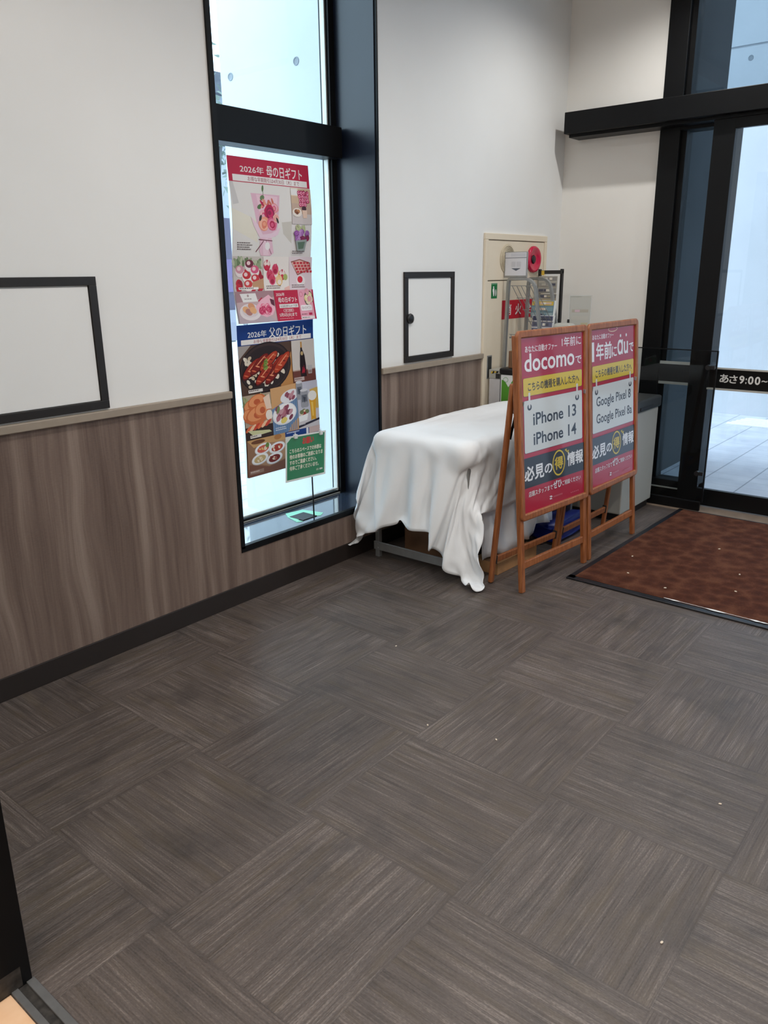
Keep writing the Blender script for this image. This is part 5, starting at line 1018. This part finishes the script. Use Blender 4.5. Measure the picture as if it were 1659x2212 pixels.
bmesh.ops.subdivide_edges(m.bm, edges=m.bm.edges[:], cuts=1, use_grid_fill=True, smooth=.4)
for v in m.bm.verts: v.co.z = max(0.0, v.co.z)
o = m.build('plastic_bag', M_['blue_plastic'], smooth=True); o.location = (3.70, -.70, 0)
tag(o, 'crumpled dark blue plastic bag on the floor behind the sign boards', 'bag')

# ------------------------------------------------------------------ A-frame sign boards
SW, SH, SB, ST = 0.597, 1.234, 0.355, 0.079
TL_ = Matrix(((1, 0, 0, 0), (0, math.cos(ST), math.sin(ST), 0), (0, -math.sin(ST), math.cos(ST), 0), (0, 0, 0, 1)))
TL_.translation = (0, 0, 0.0012)
BT = math.atan2(.198 - .111, .955)          # lean of the rear legs
TB_ = Matrix(((1, 0, 0, 0), (0, math.cos(BT), -math.sin(BT), .188), (0, math.sin(BT), math.cos(BT), 0.0), (0, 0, 0, 1)))

def ring_frame(mb, x0, x1, z0, z1, t, r, y0, y1):
    prof = [(0, y1), (0, y0 + .006), (.002, y0 + .002), (.007, y0), (t - .006, y0), (t - .001, y0 + .004), (t, y0 + .010), (t, y1)]
    rings = []
    for ins, y in prof:
        rr = max(r - ins, .002)
        ring = []
        for cx, cz, a0 in ((x1 - ins - rr, z1 - ins - rr, 0), (x0 + ins + rr, z1 - ins - rr, 90), (x0 + ins + rr, z0 + ins + rr, 180), (x1 - ins - rr, z0 + ins + rr, 270)):
            for q in range(7):
                a = math.radians(a0 + q * 15)
                ring.append(mb.bm.verts.new((cx + rr * math.cos(a), y, cz + rr * math.sin(a))))
        rings.append(ring)
    n = len(rings[0])
    fs = []
    rings.append(rings[0])
    for A, B in zip(rings, rings[1:]):
        for k in range(n):
            fs.append(mb.bm.faces.new((A[k], A[(k + 1) % n], B[(k + 1) % n], B[k])))
    bmesh.ops.recalc_face_normals(mb.bm, faces=fs)

def sign_art(second):
    W, H = SW - .066, SH - SB - .066
    a = Art(W, H, rgb(170, 16, 50), .00004)
    a.R(0, 0, 1, .21, rgb(160, 14, 52))
    YEL, INK, WH = rgb(206, 178, 48), rgb(22, 30, 48), rgb(226, 226, 228)
    if not second:
        a.T('あなたに自動オファー', .07, .045, .56, .083, WH, .012)
        a.T('1年前に', .64, .020, .96, .075, WH, .010)
        a.T('docomo', .055, .088, .845, .190, WH, .016)
        a.T('で', .865, .140, .965, .185, WH, .018)
    else:
        a.T('あなたに自動オファー', .04, .030, .50, .062, WH, .010)
        a.T('1', .02, .075, .075, .195, WH, .03); a.T('年前', .12, .085, .45, .19, WH, .028); a.T('に', .46, .12, .57, .185, WH, .03)
        a.T('ɑu', .59, .085, .83, .178, WH, .035); a.T('で', .86, .115, .965, .172, WH, .03)
        a.E(.655, .058, .016, .016, WH); a.E(.79, .058, .016, .016, WH)
        a.ring(.48 * W, -.006 * H + .012, .055, .014, .004, rgb(230, 200, 170))
    a.R(.028, .222, .972, .326, BLACK, .008); a.R(.030, .223, .970, .324, YEL, .008)
    a.T('こちらの機種を購入した方へ', .10, .248, .92, .298, INK, .02)
    a.R(.028, .348, .972, .650, BLACK, .008); a.R(.030, .349, .970, .648, rgb(202, 206, 206), .008)
    for u in (.115, .885):
        a.E(u, .388, .033, .028, INK); a.R(u - .014, .305, u + .014, .385, rgb(206, 206, 206), .004); a.E(u, .385, .013, .016, rgb(206, 206, 206))
    if not second:
        a.T('iPhone 13', .165, .425, .865, .497, INK, .016); a.T('iPhone 14', .165, .540, .865, .612, INK, .016)
    else:
        a.T('Google Pixel 8', .11, .420, .90, .50, INK, .014); a.T('Google Pixel 8a', .11, .530, .93, .610, INK, .014)
    a.R(0, .676, 1, .852, rgb(24, 28, 40))
    a.T('必見', .02, .728, .315, .812, WH, .035); a.T('の', .33, .745, .45, .80, WH, .035)
    a.ring(.56 * W, .758 * H, .056, .064, .008, YEL); a.T('得', .492, .722, .628, .796, YEL, .035)
    a.P([(.66, .69), (.69, .684), (.70, .71)], YEL); a.P([(.70, .70), (.73, .695), (.72, .725)], YEL)
    a.T('情報', .705, .715, .975, .797, WH, .035)
    a.T('店頭スタッフまで', .07, .876, .45, .908, WH, .014); a.T('ぜひ', .46, .862, .60, .908, WH, .03); a.T('ご相談ください', .61, .876, .93, .906, WH, .012)
    a.P([(.39, .944), (.43, .944), (.445, .953), (.415, .953)], WH); a.P([(.395, .957), (.425, .957), (.44, .966), (.40, .966)], WH)
    for q in range(7): a.R(.46 + q * .022, .95, .474 + q * .022, .960, rgb(196, 110, 120))
    for q in range(5): a.R(.75 + q * .03, .966, .77 + q * .03, .972, rgb(196, 110, 120))
    return a

def a_sign(loc, rz, second, label):
    g = tag(empty('sign_board', loc, rz), label, 'sign', 'folding sign boards beside the table')
    for x in (0.004, SW - .034):
        MB().box(x, x + .030, .0, .022, 0, SH - .02, .003).build('leg', M_['sign_wood'], g, xf=TL_)
    MB().box(.034, SW - .034, .003, .021, .115, .150, .003).build('crossbar', M_['sign_wood'], g, xf=TL_)
    m = MB(); ring_frame(m, 0, SW, SB, SH, .034, .028, -.014, .0)
    m.build('poster_frame', M_['sign_wood'], g, xf=TL_)
    MB().box(.02, SW - .02, -.003, .008, SB + .02, SH - .02).build('backing_board', M_['black_plastic'], g, xf=TL_)
    sign_art(second).build('poster', M_['print_gloss'], lambda x, y, z: TL_ @ Vector((.033 + x, -.004 - z, SH - .033 - y)), g)
    for x in (0.004, SW - .032):
        bk = MB().box(x, x + .028, 0, .022, 0.002, 1.0, .006).build('back_leg', M_['sign_wood'], g, xf=TB_)
        m = MB(); xi = x + .028 if x < .3 else x - .004
        m.box(xi, xi + .004, -.012, .026, .86, .925, .001).box(xi, xi + .004, -.050, -.01, .905, .925, .001)
        m.build('hinge_bracket', M_['alu'], bk, xf=TB_)
        m = MB().box(xi, xi + .004, -.002, .024, .10, .145, .001)
        m.build('corner_bracket', M_['dark_lid'], bk, xf=TB_)
        MB().tube([(xi + .002, .125, .735), (xi + .002, .098, .86)], 0, rect=(.004, .012)).build('stay', M_['black_metal'], g)
    MB().box(.032, SW - .034, .003, .019, .105, .137, .003).build('back_crossbar', M_['sign_wood'], g, xf=TB_)
    return g
a_sign((2.754, -.998, 0), -.096, False, 'wooden folding sign board nearest the camera, its white panel reading two short lines')
a_sign((3.373, -1.051, 0), -.023, True, 'wooden folding sign board farther from the camera, beside the mat and white chest')

# ------------------------------------------------------------------ white box with black lid, things on it
fz = tag(empty('chest_freezer', (4.365, -.655, 0)), 'white chest freezer shaped box with black lid behind the sign boards', 'box')
MB().box(-.25, .24, -.25, .28, .045, .655, .008).build('body', M_['box_white'], fz)
MB().box(-.235, .22, -.235, .25, .0, .046).build('plinth', M_['black_plastic'], fz)
MB().box(-.262, .252, -.264, .295, .655, .728, .014, seg=3).build('lid', M_['dark_lid'], fz, smooth=False)
MB().box(-.10, .10, -.270, -.262, .668, .688, .003).build('lid_grip', M_['black_plastic'], fz)
dp = tag(empty('dispenser', (4.17, -.435, .7285)), 'rounded white dispenser standing on the black lid, just above the sign boards', 'dispenser')
MB().box(-.05, .05, -.065, .065, 0, .452, .03, seg=4).build('housing', M_['box_white'], dp, smooth=False)
MB().box(-.053, -.048, -.04, .04, .05, .16, .001).build('front_slot', M_['dark_lid'], dp)
ls = tag(empty('leaflet_stand', (4.27, -.485, .7285)), 'clear acrylic leaflet stand with small black clip near the wall corner', 'stand')
LR = Matrix.Rotation(math.radians(-72), 4, 'Z')
MB().box(-.07, .07, -.03, .03, 0, .006, .001).build('base', M_['acrylic'], ls, xf=LR)
MB().box(-.066, .066, -.004, .0, .006, .612, .001).build('back_panel', M_['acrylic'], ls, xf=LR)
m = MB().box(-.066, -.064, -.006, .001, .30, .614).box(.064, .066, -.006, .001, .30, .614).box(-.066, .066, -.006, .001, .612, .614)
m.build('edge', M_['clear_plastic'], ls, xf=LR)
s = Sheet(.122, .20, rgb(186, 186, 180), .0002)
s.rect(.012, .07, .112, .088, rgb(176, 170, 158)); s.rect(.03, .072, .06, .086, rgb(206, 180, 190)); s.rect(.012, .11, .112, .135, rgb(190, 188, 180)); s.rect(.07, .15, .112, .17, rgb(186, 180, 150))
s.build('leaflet', M_['print'], lambda x, y, z: LR @ Vector((-.061 + x, -.0045 - z, .60 - y)), ls)
MB().box(-.074, -.060, -.012, .006, .42, .47, .003).build('clip', M_['black_plastic'], ls, xf=LR)

# ------------------------------------------------------------------ bins beside the rack
bn = tag(empty('collection_bin', (4.03, -.070, 0)), 'narrow light grey bin with black and yellow taped rim beside the hydrant cabinet', 'bin')
MB().box(-.06, .06, -.040, .040, 0, .835, .003).build('body', M_['light_grey'], bn)
MB().box(-.062, .062, -.042, .042, .835, .892, .003).build('rim', M_['box_white'], bn)
MB().box(-.0635, -.061, -.041, -.010, .838, .868).build('dark_slot', M_['dark_lid'], bn)
tp = MB()
for q, (a, b2) in enumerate(((.026, .016), (.004, -.012))):
    tp.prism([(a, .868 + q * .006), (b2, .868 + q * .006), (b2 - .008, .880), (a - .006, .882)], 'x', -.0642, -.0622)
tp.build('yellow_tape', plain('yellow_tape', rgb(214, 178, 40), .5), bn)
tp = MB().prism([(.016, .866), (.006, .868), (-.002, .882), (.010, .884)], 'x', -.0642, -.0622).prism([(-.012, .870), (-.024, .872), (-.030, .884), (-.016, .884)], 'x', -.0642, -.0622)
tp.build('black_tape', M_['black_plastic'], bn)
bn = tag(empty('collection_bin', (4.03, -.205, 0)), 'black lidded bin with green and white poster behind the table end', 'bin')
MB().box(-.065, .07, -.088, .088, 0, .868, .004).build('body', M_['dark_lid'], bn)
MB().box(-.075, .075, -.095, .095, .868, .907, .010).build('lid', M_['black_plastic'], bn)
s = Sheet(.168, .30, rgb(226, 228, 226), .0003)
G1 = rgb(86, 150, 50)
s.poly([(.006, .03), (.03, .04), (.055, .075), (.085, .03), (.162, .0255), (.162, .294), (.006, .294)], G1)
s.poly([(.08, .034), (.105, .022), (.12, .03), (.10, .042)], rgb(96, 150, 90)); s.ring(.035, .03, .018, .016, .003, rgb(120, 170, 110))
s.poly([(.055, .05), (.09, .05), (.075, .075)], rgb(226, 230, 224))
s.build('poster', M_['print'], flat_map((-.0655, .084, .865), (0, -1, 0), (0, 0, -1), (-1, 0, 0)), bn)
o = MB().box(-.05, .05, -.04, .04, 0, .105, .004).build('small_carton', M_['cardboard_dark']); o.location = (4.03, -.20, .9075)
tag(o, 'small dark brown carton on top of the black bin lid', 'box')

# ------------------------------------------------------------------ wire flyer rack
rk = tag(empty('flyer_rack', (4.24, -.16, 0)), 'grey tubular flyer rack with wire shelves and paper label on top', 'rack')
def hoop(x, ya, yb, yb2, r):
    pts = [(x, ya + .015, .0), (x, ya + .012, .9), (x, ya, 1.40)]
    for q in range(1, 5):
        a = math.pi / 2 * q / 5
        pts.append((x, ya - .012 * (1 - math.cos(a)), 1.40 + .042 * math.sin(a)))
    pts.append((x, ya - .018, 1.442))
    rr = .06
    pts.append((x, yb + rr, 1.442))
    for q in range(1, 7):
        a = math.pi / 2 * q / 6
        pts.append((x, yb + rr - rr * math.sin(a) - .003 * q, 1.442 - rr * (1 - math.cos(a))))
    pts += [(x, yb2, 1.16), (x, yb2 - .022, .9), (x, yb2 - .03, 0)]
    return MB().tube([(a - 4.24, b_ + .16, c) for a, b_, c in pts], r, rect=(.024, .016))
for x, ya, yb, yb2 in ((4.14, -.048, -.225, -.28), (4.34, -.080, -.225, -.292)):
    h = hoop(x, ya, yb, yb2, 0).build('side_frame', M_['alu'], rk)
    MB().lathe([(0, 0), (.006, 0), (.005, -.003), (0, -.004)], (x - 4.24 - .008, yb2 + .16 + .002, 1.165), 'x', 10).build('rivet', M_['black_plastic'], h)
for k in range(3):
    zb = 1.10 - k * .30
    m = MB()
    for q in range(6):
        y = -.075 - q * .032
        m.tube([(-.098, y + .16 + .0, zb + .30), (.098, y + .16 - .07, zb)], .0022, 5)
    for q in range(5):
        t = q / 4
        m.tube([(-.098 + .196 * t, -.065 + .16 - .07 * t, zb + .30 - .30 * t), (-.098 + .196 * t, -.245 + .16 - .07 * t, zb + .30 - .30 * t)], .0022, 5)
    m.tube([(.098, .02, zb), (.098, -.16, zb)], .005, 6).tube([(-.10, .09, zb - .02), (.10, -.09, zb + .03)], .005, 6)
    m.build('wire_shelf', M_['alu'], rk)
lh = MB().box(-.106, -.098, -.022, .144, 1.450, 1.604, .003).build('label_holder', M_['alu'], rk)
s = Sheet(.15, .138, rgb(222, 224, 232), .0003)
s.rect(0, .030, .15, .034, rgb(130, 134, 146)); s.rect(.04, .006, .144, .024, rgb(208, 210, 220)); s.poly([(.045, .094), (.112, .094), (.079, .110)], rgb(96, 104, 118)); s.rect(.045, .055, .075, .086, rgb(206, 208, 216)); s.rect(.082, .055, .112, .086, rgb(206, 208, 216))
s.build('label_card', M_['print'], flat_map((-.1065, .136, 1.600), (0, -1, 0), (0, 0, -1), (-1, 0, 0)), lh)

def booklet(name, x, y0, y1, z0, z1, cols, label, cat, grp, lean=.02, th=.012):
    b_ = tag(empty(name, (x, (y0 + y1) / 2, z0)), label, cat, grp)
    h, w_ = z1 - z0, (y1 - y0)
    MB().prism([(0, 0), (th, 0), (th + lean, h), (lean, h)], 'y', -w_ / 2, w_ / 2).build('pages', M_['white_print'], b_)
    s = Sheet(w_, h, cols[0], .0003)
    r = random.Random(len(label))
    n = len(cols) - 1
    for q in range(n):
        s.rect(.004, h * (q + .1) / n, w_ - .004, h * (q + .82) / n, cols[q + 1])
        for k in range(4):
            u = r.uniform(.06, .7) * w_
            s.rect(u, h * (q + .25) / n, u + w_ * r.uniform(.1, .25), h * (q + .65) / n, r.choice([rgb(230, 226, 214), rgb(84, 88, 104), rgb(216, 190, 170), cols[0]]))
    s.build('cover', M_['print'], lambda x_, y_, z_: (lean * (1 - y_ / h) - .0008 - z_, w_ / 2 - x_, h - y_), b_)
    return b_
YB = rgb(214, 184, 84)
booklet('flyer', 4.300, -.285, -.125, 1.20, 1.305, [rgb(112, 140, 152), YB, rgb(128, 156, 166), rgb(150, 170, 176)], 'flyer stack with yellow heading in the grey wire rack', 'flyer', 'flyers in the grey wire rack', .015, .03)
booklet('flyer', 4.280, -.295, -.145, 1.10, 1.215, [rgb(214, 214, 220), rgb(70, 76, 104), rgb(104, 108, 132), rgb(84, 88, 118)], 'dark blue and white printed flyers below the yellow headed stack', 'flyer', 'flyers in the grey wire rack', .015, .02)

# ------------------------------------------------------------------ black newspaper stand with papers
nsd = tag(empty('newspaper_stand', (4.56, -.125, 0)), 'black framed newspaper stand behind the grey rack in the wall corner', 'stand')
for y in (.085, -.077):
    MB().box(-.012, .012, y - .008, y + .008, 0, 1.50, .002).build('upright', M_['black_plastic'], nsd)
MB().box(-.014, .012, -.085, .093, 1.468, 1.492, .003).build('top_bar', M_['dark_lid'], nsd)
for z in (.35, .65, .95, 1.17):
    MB().box(-.05, .02, -.077, .085, z, z + .006).build('shelf', M_['black_plastic'], nsd)
MB().box(-.20, .10, -.12, .10, 0, .012, .002).build('foot', M_['black_plastic'], nsd)
MB().box(-.0155, -.0135, .045, .066, 1.462, 1.490).build('yellow_tag', plain('yellow_tag', rgb(218, 186, 70), .5), nsd)
GY = rgb(150, 150, 148)
booklet('newspaper', 4.520, -.190, -.050, 1.345, 1.455, [rgb(184, 182, 172), GY, rgb(160, 158, 152), GY], 'grey printed newspaper in the topmost pocket of the black stand', 'newspaper', 'newspapers in the black stand', .006, .008)
booklet('newspaper', 4.512, -.192, -.052, 1.275, 1.342, [rgb(170, 162, 140), rgb(120, 122, 126), rgb(176, 168, 140)], 'folded newspaper with tan edge in the second pocket of the black stand', 'newspaper', 'newspapers in the black stand', .006, .008)
booklet('newspaper', 4.505, -.195, -.055, 1.18, 1.272, [rgb(214, 206, 194), rgb(226, 220, 212), rgb(206, 150, 116)], 'cream newspaper with orange strip in the third pocket of the black stand', 'newspaper', 'newspapers in the black stand', .006, .008)

# ------------------------------------------------------------------ guard screen, entrance mat, crumbs
gs = tag(empty('guard_screen', (4.645, -.95, 0)), 'low clear guard screen with dark edges beside the sliding door', 'screen')
MB().box(-.004, .004, -.272, .30, .06, 1.010).build('clear_panel', M_['guard_glass'], gs)
m = MB().box(-.006, .006, -.272, .30, 1.008, 1.014).box(-.006, .006, -.276, -.268, .06, 1.014)
m.build('dark_edge', M_['black_metal'], gs)
MB().box(-.010, .012, -.262, .29, 0, .062, .003).build('floor_channel', M_['black_metal'], gs)
for z in (.245, .912):
    MB().lathe([(0, -.016), (.014, -.016), (.016, -.012), (.016, .012), (.0, .014)], (0, -.225, z), 'x', 16).box(-.010, .010, -.262, -.215, z - .012, z + .012, .002).build('clamp', M_['black_plastic'], gs)

mt = tag(empty('entrance_mat', (3.83, -1.9, 0)), 'rust brown entrance mat with black rubber border before the sliding door', 'mat')
MB().box(-.735, .745, -1.06, .785, .0005, .010, .002).build('pile', M_['mat'], mt, xf=Matrix.Rotation(-.018, 4, 'Z'))
m = MB()
for b4 in ((-.765, .765, .775, .815), (-.765, .765, -1.09, -1.05), (-.775, -.725, -1.09, .815), (.74, .765, -1.09, .815)):
    m.box(*b4, .0, .008, .002)
m.build('rubber_border', M_['rubber'], mt, xf=Matrix.Rotation(-.018, 4, 'Z'))
rs = random.Random(3)
m = MB()
n_ = 60
ea, eb = [], []
for q in range(n_ + 1):
    y = .33 - .95 * q / n_
    wd = .0012 + .008 * max(0, math.sin(q * .52 + rs.uniform(-.6, .6))) * rs.uniform(.3, 1)
    ea.append(m.bm.verts.new((-.733 - wd, y, .0112))); eb.append(m.bm.verts.new((-.732 + wd * .6, y, .0112)))
for q in range(n_):
    m.bm.faces.new((ea[q], eb[q], eb[q + 1], ea[q + 1]))
m.build('worn_white_edge', M_['white_print'], mt, xf=Matrix.Rotation(-.018, 4, 'Z'))
cm = MB()
bmesh.ops.create_icosphere(cm.bm, subdivisions=1, radius=.006)
for v in cm.bm.verts: v.co = Vector((v.co.x * 1.3, v.co.y * .8, v.co.z * .5 + .003))
c0 = cm.build('crumb', M_['crumb'])
for q, (x, y) in enumerate(((3.55, -1.22), (3.30, -1.30), (3.22, -1.52), (3.62, -1.75), (3.38, -1.80), (3.95, -1.55))):
    c = c0 if q == 0 else c0.copy()
    if q: COL.objects.link(c)
    c.location = (x, y, .010); c.rotation_euler = (0, 0, q * 1.1)
    tag(c, 'tiny pale crumb lying on the rust brown entrance mat', 'crumb', 'crumbs on the entrance mat')
for q, (x, y) in enumerate(((1.95, -.865), (1.62, -1.55), (1.74, -2.23), (1.15, -2.28), (1.55, -1.32))):
    c = c0.copy(); COL.objects.link(c)
    c.location = (x, y, 0); c.scale = (.7, .7, .7); c.rotation_euler = (0, 0, q)
    tag(c, 'tiny pale crumb lying on the brown carpet tiles', 'crumb', 'crumbs on the carpet')
